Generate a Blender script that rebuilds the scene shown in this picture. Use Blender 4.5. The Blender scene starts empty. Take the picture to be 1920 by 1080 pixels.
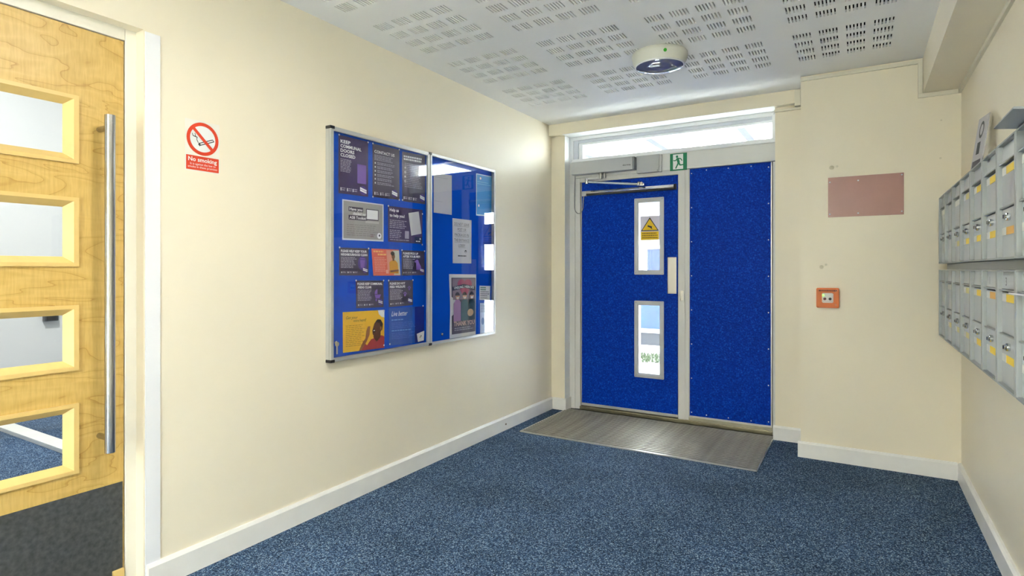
import bpy, bmesh, math, random
from mathutils import Vector, Matrix
random.seed(7)
S = bpy.context.scene
C = S.collection

# ------------------------------------------------------------------ camera, sky, exposure
cam_d = bpy.data.cameras.new('camera')
cam = bpy.data.objects.new('camera', cam_d); C.objects.link(cam)
cam_d.sensor_width = 36.0
cam_d.lens = 36.0 * 1079.57 / 1920.0
cam_d.shift_y = -34.88 / 1920.0
cam_d.clip_start = 0.02
YAW = math.atan((1609.84 - 960.0) / 1079.57)
cam.location = (0, 0, 1.2)
cam.rotation_euler = (math.pi / 2, 0, YAW)
S.camera = cam

world = bpy.data.worlds.new('overcast_sky'); S.world = world
world.use_nodes = True
bg = world.node_tree.nodes['Background']
bg.inputs['Color'].default_value = (0.90, 0.95, 1.0, 1)
bg.inputs['Strength'].default_value = 27.0

LAMP_WATTS = 7.8           # light given by each lit ceiling lamp
S.view_settings.view_transform = 'Standard'
S.view_settings.look = 'None'
S.view_settings.exposure = 0.58
S.view_settings.gamma = 1.0
S.view_settings.use_curve_mapping = False
S.cycles.max_bounces = 8
S.cycles.diffuse_bounces = 4
S.cycles.glossy_bounces = 3
S.cycles.use_adaptive_sampling = True
S.cycles.adaptive_threshold = 0.03
S.cycles.adaptive_min_samples = 16
S.cycles.transparent_max_bounces = 16
S.cycles.sample_clamp_indirect = 30.0
S.cycles.use_denoising = True

# ------------------------------------------------------------------ main dimensions (metres)
XL, XR = -2.274, 0.50        # left and right wall faces
YB, YF = 4.44, -2.3          # entrance wall face, wall behind the viewer
YK = 4.12                    # face of the wall block right of the entrance
ZC = 2.435                   # ceiling
OX0, OX1 = -2.147, -0.505    # entrance opening

# ------------------------------------------------------------------ material helpers
MATS = {}
def s2l(c):
    return tuple(((v / 255) / 12.92 if v / 255 <= 0.04045 else ((v / 255 + 0.055) / 1.055) ** 2.4) for v in c)

def mat(name, rgb, rough=0.6, metal=0.0, bump=0.0, bscale=200.0, emit=None, estr=0.0, spec=0.5, var=0.0, vscale=4.0, coat=0.0):
    if name in MATS: return MATS[name]
    m = bpy.data.materials.new(name); m.use_nodes = True
    nt = m.node_tree; b = nt.nodes['Principled BSDF']
    col = s2l(rgb) + (1,)
    b.inputs['Base Color'].default_value = col
    b.inputs['Roughness'].default_value = rough
    b.inputs['Metallic'].default_value = metal
    b.inputs['Specular IOR Level'].default_value = spec
    b.inputs['Coat Weight'].default_value = coat
    if emit:
        b.inputs['Emission Color'].default_value = s2l(emit) + (1,)
        b.inputs['Emission Strength'].default_value = estr
    tc = nt.nodes.new('ShaderNodeTexCoord')
    if var:
        n = nt.nodes.new('ShaderNodeTexNoise'); n.inputs['Scale'].default_value = vscale
        n.inputs['Detail'].default_value = 5
        nt.links.new(tc.outputs['Object'], n.inputs['Vector'])
        mr = nt.nodes.new('ShaderNodeMapRange')
        mr.inputs['From Min'].default_value = 0.3; mr.inputs['From Max'].default_value = 0.7
        mr.inputs['To Min'].default_value = 1 - var; mr.inputs['To Max'].default_value = 1 + var
        nt.links.new(n.outputs['Fac'], mr.inputs['Value'])
        hsv = nt.nodes.new('ShaderNodeHueSaturation'); hsv.inputs['Color'].default_value = col
        nt.links.new(mr.outputs['Result'], hsv.inputs['Value'])
        nt.links.new(hsv.outputs['Color'], b.inputs['Base Color'])
    if bump:
        n = nt.nodes.new('ShaderNodeTexNoise'); n.inputs['Scale'].default_value = bscale
        n.inputs['Detail'].default_value = 3
        nt.links.new(tc.outputs['Object'], n.inputs['Vector'])
        bp = nt.nodes.new('ShaderNodeBump'); bp.inputs['Strength'].default_value = bump
        bp.inputs['Distance'].default_value = 0.002
        nt.links.new(n.outputs['Fac'], bp.inputs['Height'])
        nt.links.new(bp.outputs['Normal'], b.inputs['Normal'])
    MATS[name] = m
    return m

def glass_mat(name, tint=(1, 1, 1), ior=1.5, rough=0.0):
    if name in MATS: return MATS[name]
    m = bpy.data.materials.new(name); m.use_nodes = True
    nt = m.node_tree; nt.nodes.remove(nt.nodes['Principled BSDF'])
    out = nt.nodes['Material Output']
    tr = nt.nodes.new('ShaderNodeBsdfTransparent'); tr.inputs['Color'].default_value = tuple(tint) + (1,)
    gl = nt.nodes.new('ShaderNodeBsdfGlossy'); gl.inputs['Roughness'].default_value = rough
    mx = nt.nodes.new('ShaderNodeMixShader')
    lw = nt.nodes.new('ShaderNodeLayerWeight'); lw.inputs['Blend'].default_value = 0.5   # Facing = 1 - cos
    pw = nt.nodes.new('ShaderNodeMath'); pw.operation = 'POWER'; pw.inputs[1].default_value = 5.0
    f0 = ((ior - 1) / (ior + 1)) ** 2
    ma = nt.nodes.new('ShaderNodeMath'); ma.operation = 'MULTIPLY_ADD'; ma.inputs[1].default_value = 1 - f0; ma.inputs[2].default_value = f0
    nt.links.new(lw.outputs['Facing'], pw.inputs[0]); nt.links.new(pw.outputs[0], ma.inputs[0]); nt.links.new(ma.outputs[0], mx.inputs['Fac'])
    nt.links.new(tr.outputs[0], mx.inputs[1]); nt.links.new(gl.outputs[0], mx.inputs[2])
    nt.links.new(mx.outputs[0], out.inputs['Surface'])
    MATS[name] = m
    return m

def ramp_node(nt, stops):
    r = nt.nodes.new('ShaderNodeValToRGB')
    e = r.color_ramp.elements
    while len(e) < len(stops): e.new(0.5)
    for i, (p, c) in enumerate(stops):
        e[i].position = p; e[i].color = s2l(c) + (1,)
    return r

def carpet_mat():
    m = bpy.data.materials.new('blue_loop_carpet'); m.use_nodes = True
    nt = m.node_tree; b = nt.nodes['Principled BSDF']
    b.inputs['Roughness'].default_value = 0.95
    b.inputs['Specular IOR Level'].default_value = 0.25
    tc = nt.nodes.new('ShaderNodeTexCoord')
    n1 = nt.nodes.new('ShaderNodeTexNoise'); n1.inputs['Scale'].default_value = 190; n1.inputs['Detail'].default_value = 2.0
    n2 = nt.nodes.new('ShaderNodeTexNoise'); n2.inputs['Scale'].default_value = 2.2; n2.inputs['Detail'].default_value = 4
    nt.links.new(tc.outputs['Object'], n1.inputs['Vector']); nt.links.new(tc.outputs['Object'], n2.inputs['Vector'])
    r = ramp_node(nt, [(0.26, (8, 15, 32)), (0.44, (38, 62, 94)), (0.58, (78, 108, 142)), (0.74, (180, 200, 216))])
    vo = nt.nodes.new('ShaderNodeTexVoronoi'); vo.inputs['Scale'].default_value = 210
    nt.links.new(tc.outputs['Object'], vo.inputs['Vector'])
    mxf = nt.nodes.new('ShaderNodeMix'); mxf.data_type = 'FLOAT'; mxf.inputs['Factor'].default_value = 0.45
    nt.links.new(n1.outputs['Fac'], mxf.inputs['A']); nt.links.new(vo.outputs['Color'], mxf.inputs['B'])
    nt.links.new(mxf.outputs['Result'], r.inputs['Fac'])
    r2 = ramp_node(nt, [(0.35, (218, 220, 222)), (0.65, (252, 252, 255))])
    nt.links.new(n2.outputs['Fac'], r2.inputs['Fac'])
    mx = nt.nodes.new('ShaderNodeMix'); mx.data_type = 'RGBA'; mx.blend_type = 'MULTIPLY'
    mx.inputs['Factor'].default_value = 1.0
    nt.links.new(r.outputs['Color'], mx.inputs['A']); nt.links.new(r2.outputs['Color'], mx.inputs['B'])
    nt.links.new(mx.outputs['Result'], b.inputs['Base Color'])
    bp = nt.nodes.new('ShaderNodeBump'); bp.inputs['Strength'].default_value = 0.12; bp.inputs['Distance'].default_value = 0.002
    nt.links.new(n1.outputs['Fac'], bp.inputs['Height']); nt.links.new(bp.outputs['Normal'], b.inputs['Normal'])
    MATS['carpet'] = m
    return m

def wood_mat():
    m = bpy.data.materials.new('figured_maple'); m.use_nodes = True
    nt = m.node_tree; b = nt.nodes['Principled BSDF']
    b.inputs['Roughness'].default_value = 0.38
    tc = nt.nodes.new('ShaderNodeTexCoord')
    mp = nt.nodes.new('ShaderNodeMapping'); mp.inputs['Scale'].default_value = (1.0, 1.3, 5.0)
    nt.links.new(tc.outputs['Object'], mp.inputs['Vector'])
    n1 = nt.nodes.new('ShaderNodeTexNoise'); n1.inputs['Scale'].default_value = 1.3; n1.inputs['Detail'].default_value = 3; n1.inputs['Distortion'].default_value = 0.7
    nt.links.new(mp.outputs['Vector'], n1.inputs['Vector'])
    ml = nt.nodes.new('ShaderNodeMath'); ml.operation = 'MULTIPLY'; ml.inputs[1].default_value = 9.0
    fr = nt.nodes.new('ShaderNodeMath'); fr.operation = 'FRACT'
    nt.links.new(n1.outputs['Fac'], ml.inputs[0]); nt.links.new(ml.outputs[0], fr.inputs[0])
    r = ramp_node(nt, [(0.0, (186, 144, 66)), (0.07, (206, 170, 92)), (0.5, (218, 184, 108)), (1.0, (212, 176, 98))])
    nt.links.new(fr.outputs[0], r.inputs['Fac'])
    mp2 = nt.nodes.new('ShaderNodeMapping'); mp2.inputs['Scale'].default_value = (1.0, 90.0, 10.0)
    nt.links.new(tc.outputs['Object'], mp2.inputs['Vector'])
    n2 = nt.nodes.new('ShaderNodeTexNoise'); n2.inputs['Scale'].default_value = 1.5; n2.inputs['Detail'].default_value = 2
    nt.links.new(mp2.outputs['Vector'], n2.inputs['Vector'])
    r2 = ramp_node(nt, [(0.35, (244, 241, 235)), (0.6, (255, 255, 255))])
    nt.links.new(n2.outputs['Fac'], r2.inputs['Fac'])
    mx = nt.nodes.new('ShaderNodeMix'); mx.data_type = 'RGBA'; mx.blend_type = 'MULTIPLY'; mx.inputs['Factor'].default_value = 1.0
    nt.links.new(r.outputs['Color'], mx.inputs['A']); nt.links.new(r2.outputs['Color'], mx.inputs['B'])
    nt.links.new(mx.outputs['Result'], b.inputs['Base Color'])
    MATS['wood'] = m
    return m

def door_blue_mat():
    m = bpy.data.materials.new('blue_pebble_panel'); m.use_nodes = True
    nt = m.node_tree; b = nt.nodes['Principled BSDF']
    b.inputs['Roughness'].default_value = 0.5
    b.inputs['Specular IOR Level'].default_value = 0.10
    tc = nt.nodes.new('ShaderNodeTexCoord')
    n1 = nt.nodes.new('ShaderNodeTexNoise'); n1.inputs['Scale'].default_value = 95; n1.inputs['Detail'].default_value = 2
    nt.links.new(tc.outputs['Object'], n1.inputs['Vector'])
    r = ramp_node(nt, [(0.3, (0, 44, 146)), (0.60, (0, 60, 182)), (0.74, (16, 92, 208))])
    nt.links.new(n1.outputs['Fac'], r.inputs['Fac']); nt.links.new(r.outputs['Color'], b.inputs['Base Color'])
    bp = nt.nodes.new('ShaderNodeBump'); bp.inputs['Strength'].default_value = 0.45; bp.inputs['Distance'].default_value = 0.003
    nt.links.new(n1.outputs['Fac'], bp.inputs['Height']); nt.links.new(bp.outputs['Normal'], b.inputs['Normal'])
    MATS['door_blue'] = m
    return m

def kick_mat():
    m = mat('kick_plate', (72, 74, 74), 0.5, bump=0.3, bscale=90, var=0.35, vscale=60)
    return m

CREAM = mat('cream_wall_paint', (240, 231, 208), 0.36, var=0.02, vscale=1.7, bump=0.05, bscale=300, spec=0.4)
WHITE = mat('white_gloss_paint', (236, 235, 230), 0.35, var=0.03, vscale=9)
CEIL = mat('white_ceiling_paint', (246, 246, 243), 0.55)
VOID = mat('dark_ceiling_void', (14, 14, 14), 0.9)
CARPET = carpet_mat()
WOOD = wood_mat()
BLUE = door_blue_mat()
BEAD = mat('maple_bead', (226, 194, 122), 0.35, var=0.04, vscale=20)
STEEL = mat('brushed_steel', (176, 176, 176), 0.24, metal=1.0)
CHROME = mat('chrome', (215, 215, 215), 0.12, metal=1.0)
ALU = mat('satin_aluminium', (196, 197, 194), 0.4, metal=0.55)
ALUP = mat('grey_aluminium_paint', (220, 220, 216), 0.45, var=0.02, vscale=6)
UPVC = mat('white_upvc', (236, 238, 240), 0.3)
BLACKP = mat('black_plastic', (28, 28, 30), 0.4)
GLASS = glass_mat('clear_glass', (0.96, 0.98, 0.97))
ACRYL = glass_mat('clear_acrylic', (0.985, 0.99, 1.0), 1.45, 0.0)
MBOX = mat('grey_mailbox_steel', (158, 163, 162), 0.38, metal=0.15, var=0.03, vscale=7)
MBOXD = mat('grey_mailbox_door', (186, 192, 194), 0.30, metal=0.15, var=0.03, vscale=9)
PAPER = mat('white_paper', (226, 226, 228), 0.6)
FELT = mat('blue_felt', (0, 82, 206), 0.95, bump=0.3, bscale=500, spec=0.1)

# ------------------------------------------------------------------ mesh helpers
def tag(o, label=None, cat=None, group=None, kind=None):
    if label: o['label'] = label
    if cat: o['category'] = cat
    if group: o['group'] = group
    if kind: o['kind'] = kind
    return o

def thing(name, label, cat, loc=(0, 0, 0), group=None, kind=None):
    o = bpy.data.objects.new(name, None); C.objects.link(o)
    o.location = loc; o.empty_display_size = 0.05
    return tag(o, label, cat, group, kind)

def base_of(p):
    v = Vector((0, 0, 0))
    while p is not None:
        v += p.location; p = p.parent
    return v

def obj(name, bm, m, parent=None, smooth=False, origin=None):
    """bm holds world coordinates; the mesh is stored relative to its origin (the thing's base)."""
    if origin is None:
        origin = base_of(parent) if parent is not None else Vector((0, 0, 0))
    origin = Vector(origin)
    bmesh.ops.translate(bm, verts=bm.verts, vec=-origin)
    bmesh.ops.recalc_face_normals(bm, faces=bm.faces)
    me = bpy.data.meshes.new(name); bm.to_mesh(me); bm.free()
    ms = m if isinstance(m, (list, tuple)) else [m]
    for q in ms: me.materials.append(q)
    if smooth:
        for p in me.polygons: p.use_smooth = True
        try: me.set_sharp_from_angle(angle=math.radians(40))
        except Exception: pass
    o = bpy.data.objects.new(name, me); C.objects.link(o)
    if parent is not None:
        o.parent = parent
        o.location = origin - base_of(parent)
    else:
        o.location = origin
    return o

def B(): return bmesh.new()

def box(bm, x0, x1, y0, y1, z0, z1, bev=0.0, mi=0):
    vs = [bm.verts.new(p) for p in ((x0, y0, z0), (x1, y0, z0), (x1, y1, z0), (x0, y1, z0), (x0, y0, z1), (x1, y0, z1), (x1, y1, z1), (x0, y1, z1))]
    fs = [bm.faces.new([vs[i] for i in f]) for f in ((3, 2, 1, 0), (4, 5, 6, 7), (0, 1, 5, 4), (1, 2, 6, 5), (2, 3, 7, 6), (3, 0, 4, 7))]
    for f in fs: f.material_index = mi
    if bev:
        es = list({e for f in fs for e in f.edges})
        bmesh.ops.bevel(bm, geom=es, offset=bev, segments=2, affect='EDGES', profile=0.7)
    return bm

def bxm(x0, x1, y0, y1, z0, z1, bev=0.0): return box(B(), x0, x1, y0, y1, z0, z1, bev)

def prism(bm, pts, vec):
    """closed polygon extruded along vec"""
    a = [bm.verts.new(p) for p in pts]
    b = [bm.verts.new(Vector(p) + Vector(vec)) for p in pts]
    n = len(a)
    bm.faces.new(a); bm.faces.new(b[::-1])
    for i in range(n): bm.faces.new((a[i], b[i], b[(i + 1) % n], a[(i + 1) % n]))
    return bm

def tube(bm, path, r, n=12, caps=True):
    rings = []
    path = [Vector(p) for p in path]
    prev = None
    for i, p in enumerate(path):
        d = (path[min(i + 1, len(path) - 1)] - path[max(i - 1, 0)]).normalized()
        if prev is None:
            a = d.orthogonal().normalized()
        else:
            a = (prev - d * prev.dot(d)).normalized()
        prev = a
        b = d.cross(a)
        rr = r[i] if isinstance(r, (list, tuple)) else r
        rings.append([bm.verts.new(p + (a * math.cos(2 * math.pi * k / n) + b * math.sin(2 * math.pi * k / n)) * rr) for k in range(n)])
    for i in range(len(rings) - 1):
        for k in range(n):
            bm.faces.new((rings[i][k], rings[i][(k + 1) % n], rings[i + 1][(k + 1) % n], rings[i + 1][k]))
    if caps:
        bm.faces.new(rings[0][::-1]); bm.faces.new(rings[-1])
    return bm

def lathe(bm, prof, centre, axis='z', n=48):
    """prof: list of (radius, height) along axis"""
    c = Vector(centre); rings = []
    for (r, h) in prof:
        ring = []
        for k in range(n):
            a = 2 * math.pi * k / n
            x, y = r * math.cos(a), r * math.sin(a)
            p = {'z': (x, y, h), 'y': (x, h, y), 'x': (h, x, y)}[axis]
            ring.append(bm.verts.new(c + Vector(p)))
        rings.append(ring)
    for i in range(len(rings) - 1):
        for k in range(n):
            bm.faces.new((rings[i][k], rings[i][(k + 1) % n], rings[i + 1][(k + 1) % n], rings[i + 1][k]))
    bm.faces.new(rings[0]); bm.faces.new(rings[-1])
    return bm

def frame_ring(bm, a0, a1, b0, b1, w, d0, d1, axis, bev=0.0):
    """rectangular frame: outer a0..a1 x b0..b1 (b is z), member width w, depth d0..d1 along axis"""
    o = [(a0, b0), (a1, b0), (a1, b1), (a0, b1)]
    i = [(a0 + w, b0 + w), (a1 - w, b0 + w), (a1 - w, b1 - w), (a0 + w, b1 - w)]
    def pt(ab, d): return (d, ab[0], ab[1]) if axis == 'x' else (ab[0], d, ab[1])
    v = {}
    for nm, L in (('o', o), ('i', i)):
        for k, d in enumerate((d0, d1)):
            for j in range(4): v[nm, k, j] = bm.verts.new(pt(L[j], d))
    fs = []
    for j in range(4):
        q = (j + 1) % 4
        for k in (0, 1): fs.append(bm.faces.new((v['o', k, j], v['o', k, q], v['i', k, q], v['i', k, j])))
        fs.append(bm.faces.new((v['o', 0, j], v['o', 0, q], v['o', 1, q], v['o', 1, j])))
        fs.append(bm.faces.new((v['i', 0, j], v['i', 0, q], v['i', 1, q], v['i', 1, j])))
    if bev:
        bmesh.ops.bevel(bm, geom=list({e for f in fs for e in f.edges}), offset=bev, segments=2, affect='EDGES')
    return bm

def struct(name, bm, m, label, cat, parent=None):
    o = obj(name, bm, m, parent)
    if parent is None: tag(o, label, cat, kind='structure')
    return o

_font_cache = {}
def text_polys(body, bold=0.0, shear=0.0):
    key = (body, bold, shear)
    if key not in _font_cache:
        cu = bpy.data.curves.new('t', 'FONT'); cu.body = body; cu.size = 1.0; cu.offset = bold; cu.shear = shear
        cu.resolution_u = 2
        o = bpy.data.objects.new('t', cu); C.objects.link(o)
        bpy.context.view_layer.update()
        dg = bpy.context.evaluated_depsgraph_get()
        me = bpy.data.meshes.new_from_object(o.evaluated_get(dg))
        vs = [(v.co.x, v.co.y) for v in me.vertices]; fs = [list(p.vertices) for p in me.polygons]
        bpy.data.objects.remove(o); bpy.data.curves.remove(cu); bpy.data.meshes.remove(me)
        _font_cache[key] = (vs, fs)
    return _font_cache[key]

FINE = {'footer', 'footer_print', 'body_text', 'small_print', 'bullet', 'bullet_text', 'credit', 'underline', 'sub_heading', 'dot', 'lettering', 'figure_eye', 'figure_face', 'figure_hair', 'figure_mask', 'print_picture'}
class Sheet:
    """A flat printed sheet given by its corners (tl, tr, br, bl) in the room; print lies on it as thin parts."""
    def __init__(self, root, corners, normal, thick=0.0006):
        self.root = root; self.c = [Vector(p) for p in corners]; self.n = Vector(normal).normalized()
        self.w = (self.c[1] - self.c[0]).length; self.h = (self.c[3] - self.c[0]).length
        self.parts = {}; self.t = thick; self.curl = 0.0; self.cnt = 0
    def P(self, u, v, lay=0):
        a = self.c[0].lerp(self.c[1], u); b = self.c[3].lerp(self.c[2], u)
        off = self.t + 0.00035 * lay
        if self.curl: off += self.curl * (math.sin(math.pi * v) ** 2) * (1 - u)
        return a.lerp(b, v) + self.n * off
    def bmof(self, part, m, parent_part=None):
        if part not in self.parts: self.parts[part] = (B(), m, parent_part)
        return self.parts[part][0]
    def paper(self, m, name='paper', nseg=1):
        bm = self.bmof(name, m)
        seg = 12 if self.curl else nseg
        f = []; b = []
        for i in range(seg + 1):
            v = i / seg
            for u in ((0, .5, 1) if self.curl else (0, 1)):
                p = self.P(u, v); f.append(bm.verts.new(p)); b.append(bm.verts.new(p - self.n * self.t))
        k = 3 if self.curl else 2
        for i in range(seg):
            for j in range(k - 1):
                q = (i * k + j, i * k + j + 1, (i + 1) * k + j + 1, (i + 1) * k + j)
                bm.faces.new([f[x] for x in q]); bm.faces.new([b[x] for x in q[::-1]])
        rim = [i * k for i in range(seg + 1)] + [seg * k + j for j in range(1, k)] + [i * k + k - 1 for i in range(seg - 1, -1, -1)] + [j for j in range(k - 2, 0, -1)]
        for i in range(len(rim)):
            a, c2 = rim[i], rim[(i + 1) % len(rim)]
            bm.faces.new((f[a], f[c2], b[c2], b[a]))
    def rect(self, part, m, u0, v0, u1, v1, lay=1):
        self.poly(part, m, [(u0, v0), (u1, v0), (u1, v1), (u0, v1)], lay)
    def poly(self, part, m, pts, lay=1):
        bm = self.bmof(part, m)
        self.cnt += 1; lay = lay + 0.04 * (self.cnt % 15)      # overlapping inks never share a plane
        bm.faces.new([bm.verts.new(self.P(u, v, lay)) for u, v in pts])
    def ell(self, part, m, cu, cv, ru, rv, lay=1, n=20, a0=0.0, a1=2 * math.pi):
        pts = [(cu + ru * math.cos(a0 + (a1 - a0) * k / n), cv + rv * math.sin(a0 + (a1 - a0) * k / n)) for k in range(n if a1 - a0 > 6.2 else n + 1)]
        self.poly(part, m, pts, lay)
    def ring(self, part, m, cu, cv, ru, rv, tu, lay=1, n=40, rot=0):
        bm = self.bmof(part, m)
        asp = rv / ru
        o = [bm.verts.new(self.P(cu + ru * math.cos(2 * math.pi * k / n), cv + rv * math.sin(2 * math.pi * k / n), lay)) for k in range(n)]
        i = [bm.verts.new(self.P(cu + (ru - tu) * math.cos(2 * math.pi * k / n), cv + (ru - tu) * asp * math.sin(2 * math.pi * k / n), lay)) for k in range(n)]
        for k in range(n): bm.faces.new((o[k], o[(k + 1) % n], i[(k + 1) % n], i[k]))
    def text(self, part, m, body, u, v, width=None, height=None, lay=2, bold=0.0, align='l', shear=0.0, rot=0.0):
        """v = baseline; width (0..1 of the sheet) and/or cap height (0..1)"""
        vs, fs = text_polys(body, bold, shear)
        x0 = min(p[0] for p in vs); x1 = max(p[0] for p in vs); y1 = max(max(p[1] for p in vs), 0.05)
        y1 = max(y1, 0.6) if body.islower() is False else y1
        if height is not None: sy = height * self.h / y1
        if width is not None: sx = width * self.w / (x1 - x0)
        if height is None: sy = sx
        if width is None: sx = sy
        tw = (x1 - x0) * sx / self.w
        uo = u - (tw / 2 if align == 'c' else tw if align == 'r' else 0)
        bm = self.bmof(part, m)
        cr, sr = math.cos(rot), math.sin(rot)
        V = []
        for p in vs:
            a = (p[0] - x0) * sx; b_ = p[1] * sy
            a, b_ = a * cr - b_ * sr, a * sr + b_ * cr
            V.append(bm.verts.new(self.P(uo + a / self.w, v - b_ / self.h, lay)))
        for f in fs:
            try: bm.faces.new([V[i] for i in f])
            except ValueError: pass
    def lines(self, part, m, u0, v0, u1, n, dv, th=None, lay=2, ragged=0.25):
        """small print too fine to read: rows of word-length strokes"""
        th = th or dv * 0.42
        for i in range(n):
            u = u0; end = u1 - random.random() * ragged * (u1 - u0)
            while u < end:
                w = min(random.uniform(0.04, 0.11), end - u)
                if w > 0.012: self.rect(part, m, u, v0 + i * dv, u + w, v0 + i * dv + th, lay)
                u += w + 0.016
    def pin(self, u, v, m=None):
        p = self.P(u, v, 3)
        bm = B()
        ax = 'x' if abs(self.n.x) > 0.5 else 'y'
        sg = self.n.x if ax == 'x' else self.n.y
        lathe(bm, [(0.004, 0), (0.005, sg * 0.0015), (0.003, sg * 0.003)], p, ax, 10)
        obj('pin', bm, m or mat('pin_head', (230, 232, 238), 0.3), self.root, True)
    def done(self):
        made = {}
        for k, (bm, m, pp) in self.parts.items():
            made[k] = obj(k.split('.')[0], bm, m, self.root)
            if k in FINE: made[k]['kind'] = 'stuff'
        return made

# ------------------------------------------------------------------ the room
struct('floor', bxm(-2.52, 0.7, YF, 4.625, -0.08, 0.0), CARPET, 'speckled blue loop carpet covering the whole lobby', 'floor')

# perforated ceiling: real slots through the board
def slot_axis(block_starts, ngroups, gpitch, nslots, spitch, slen, lo, hi):
    iv = []
    for b0 in block_starts:
        for g in range(ngroups):
            for s_ in range(nslots):
                a = b0 + g * gpitch + s_ * spitch
                iv.append((a, a + slen))
    iv = [q for q in iv if q[0] > lo and q[1] < hi]
    cuts = [lo]; hole = []
    for a, b in iv:
        cuts += [a, b]; hole += [False, True]
    cuts.append(hi); hole.append(False)
    return cuts, hole
cx, hx = slot_axis([-2.112, -1.508, -0.904, -0.300], 4, 0.1225, 6, 0.0155, 0.0066, XL - 0.1, 0.325)
cy, hy = slot_axis([3.372 - 0.617 * k for k in range(9, -1, -1)], 4, 0.1215, 1, 1, 0.0745, YF - 0.05, 4.45)
bm = B()
def grid_faces(bm, cx, cy, hx, hy, z, th):
    nx, ny = len(cx), len(cy)
    lo = {}; up = {}
    def L(i, j):
        if (i, j) not in lo: lo[i, j] = bm.verts.new((cx[i], cy[j], z))
        return lo[i, j]
    def U(i, j):
        if (i, j) not in up: up[i, j] = bm.verts.new((cx[i], cy[j], z + th))
        return up[i, j]
    for j in range(ny - 1):
        if not hy[j]:
            # one long strip for every run without holes, split so that it shares its vertices
            for i in range(nx - 1):
                bm.faces.new((L(i, j), L(i, j + 1), L(i + 1, j + 1), L(i + 1, j)))
        else:
            for i in range(nx - 1):
                if hx[i]:
                    bm.faces.new((L(i, j), L(i + 1, j), U(i + 1, j), U(i, j)))
                    bm.faces.new((L(i, j + 1), U(i, j + 1), U(i + 1, j + 1), L(i + 1, j + 1)))
                    bm.faces.new((L(i, j), U(i, j), U(i, j + 1), L(i, j + 1)))
                    bm.faces.new((L(i + 1, j), L(i + 1, j + 1), U(i + 1, j + 1), U(i + 1, j)))
                else:
                    bm.faces.new((L(i, j), L(i, j + 1), L(i + 1, j + 1), L(i + 1, j)))
grid_faces(bm, cx, cy, hx, hy, ZC, 0.0125)
me_ceiling = struct('ceiling', bm, CEIL, 'white perforated plasterboard ceiling with blocks of short slots', 'ceiling')
obj('ceiling_void', bxm(-2.6, 0.8, YF - 0.1, 4.72, ZC + 0.06, ZC + 0.09), VOID, me_ceiling)

# left wall with the opening of the wooden door
DY0, DY1, DZ = 0.115, 1.128, 2.092
bm = B()
box(bm, XL - 0.15, XL, YF, DY0, 0, ZC + 0.07)
box(bm, XL - 0.15, XL, DY1, 4.70, 0, ZC + 0.07)
box(bm, XL - 0.15, XL, DY0, DY1, DZ, ZC + 0.07)
struct('wall_left', bm, CREAM, 'long cream painted wall carrying the noticeboard', 'wall')
# entrance wall: piers and boxed fascia above the opening
bm = B()
box(bm, XL, OX0, YB, 4.70, 0, 2.36)
box(bm, OX1, -0.3, YB, 4.70, 0, ZC + 0.07)
box(bm, XL, -0.377, 4.388, 4.70, 2.342, ZC + 0.07)
struct('wall_back', bm, CREAM, 'cream piers and fascia framing the blue entrance door', 'wall')
struct('wall_back_right', bxm(-0.318, XR + 0.2, YK, 4.70, 0, ZC + 0.07), CREAM, 'cream wall block between entrance door and mailboxes', 'wall')
struct('wall_right', bxm(XR, XR + 0.2, YF, YK, 0, ZC + 0.07), CREAM, 'cream wall behind the grey mailboxes', 'wall')
struct('trim_1', bxm(0.322, XR + 0.2, YF, YK, 2.226, ZC + 0.07), CREAM, 'cream boxed bulkhead running under the ceiling above the mailboxes', 'bulkhead')
# unseen end of the lobby, with glazing added to bring daylight in
bm = B()
box(bm, XL, XR, YF - 0.15, YF, 2.30, ZC + 0.07)
box(bm, XL, -1.60, YF - 0.15, YF, 0, 2.30); box(bm, -0.25, XR, YF - 0.15, YF, 0, 2.30)
struct('wall_front', bm, CREAM, 'cream end wall of the lobby behind the viewer, around the added glazing', 'wall')
w2 = thing('daylight_window', 'unseen white framed glazing added behind the viewer to let daylight in', 'window', (-0.925, YF - 0.08, 0.0), kind='structure')
bm = frame_ring(B(), -1.60, -0.25, 0.0, 2.30, 0.06, YF - 0.11, YF - 0.05, 'y', 0.004)
box(bm, -0.955, -0.895, YF - 0.11, YF - 0.05, 0.06, 2.24)
obj('frame', bm, UPVC, w2)
obj('pane', bxm(-1.54, -0.955, YF - 0.085, YF - 0.08, 0.06, 2.24), GLASS, w2)
obj('pane', bxm(-0.895, -0.31, YF - 0.085, YF - 0.08, 0.06, 2.24), GLASS, w2)
struct('bounce_ground', bxm(-12, 10, -22, YF - 0.15, -0.18, -0.04), mat('pale_bounce', (222, 219, 212), 0.8, var=0.08, vscale=3), 'unseen pale ground added behind the viewer to bounce daylight up', 'ground')  # added ground, pale so that it bounces daylight up to the ceiling
struct('daylight_blocker', bxm(-12, 10, -8.2, -8.0, -0.04, 3.4), mat('blocker_grey', (142, 136, 122), 0.8, var=0.15, vscale=2), 'unseen wall added behind the viewer to hold back low daylight', 'wall')  # added to block horizon light that would reach the entrance wall

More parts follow.
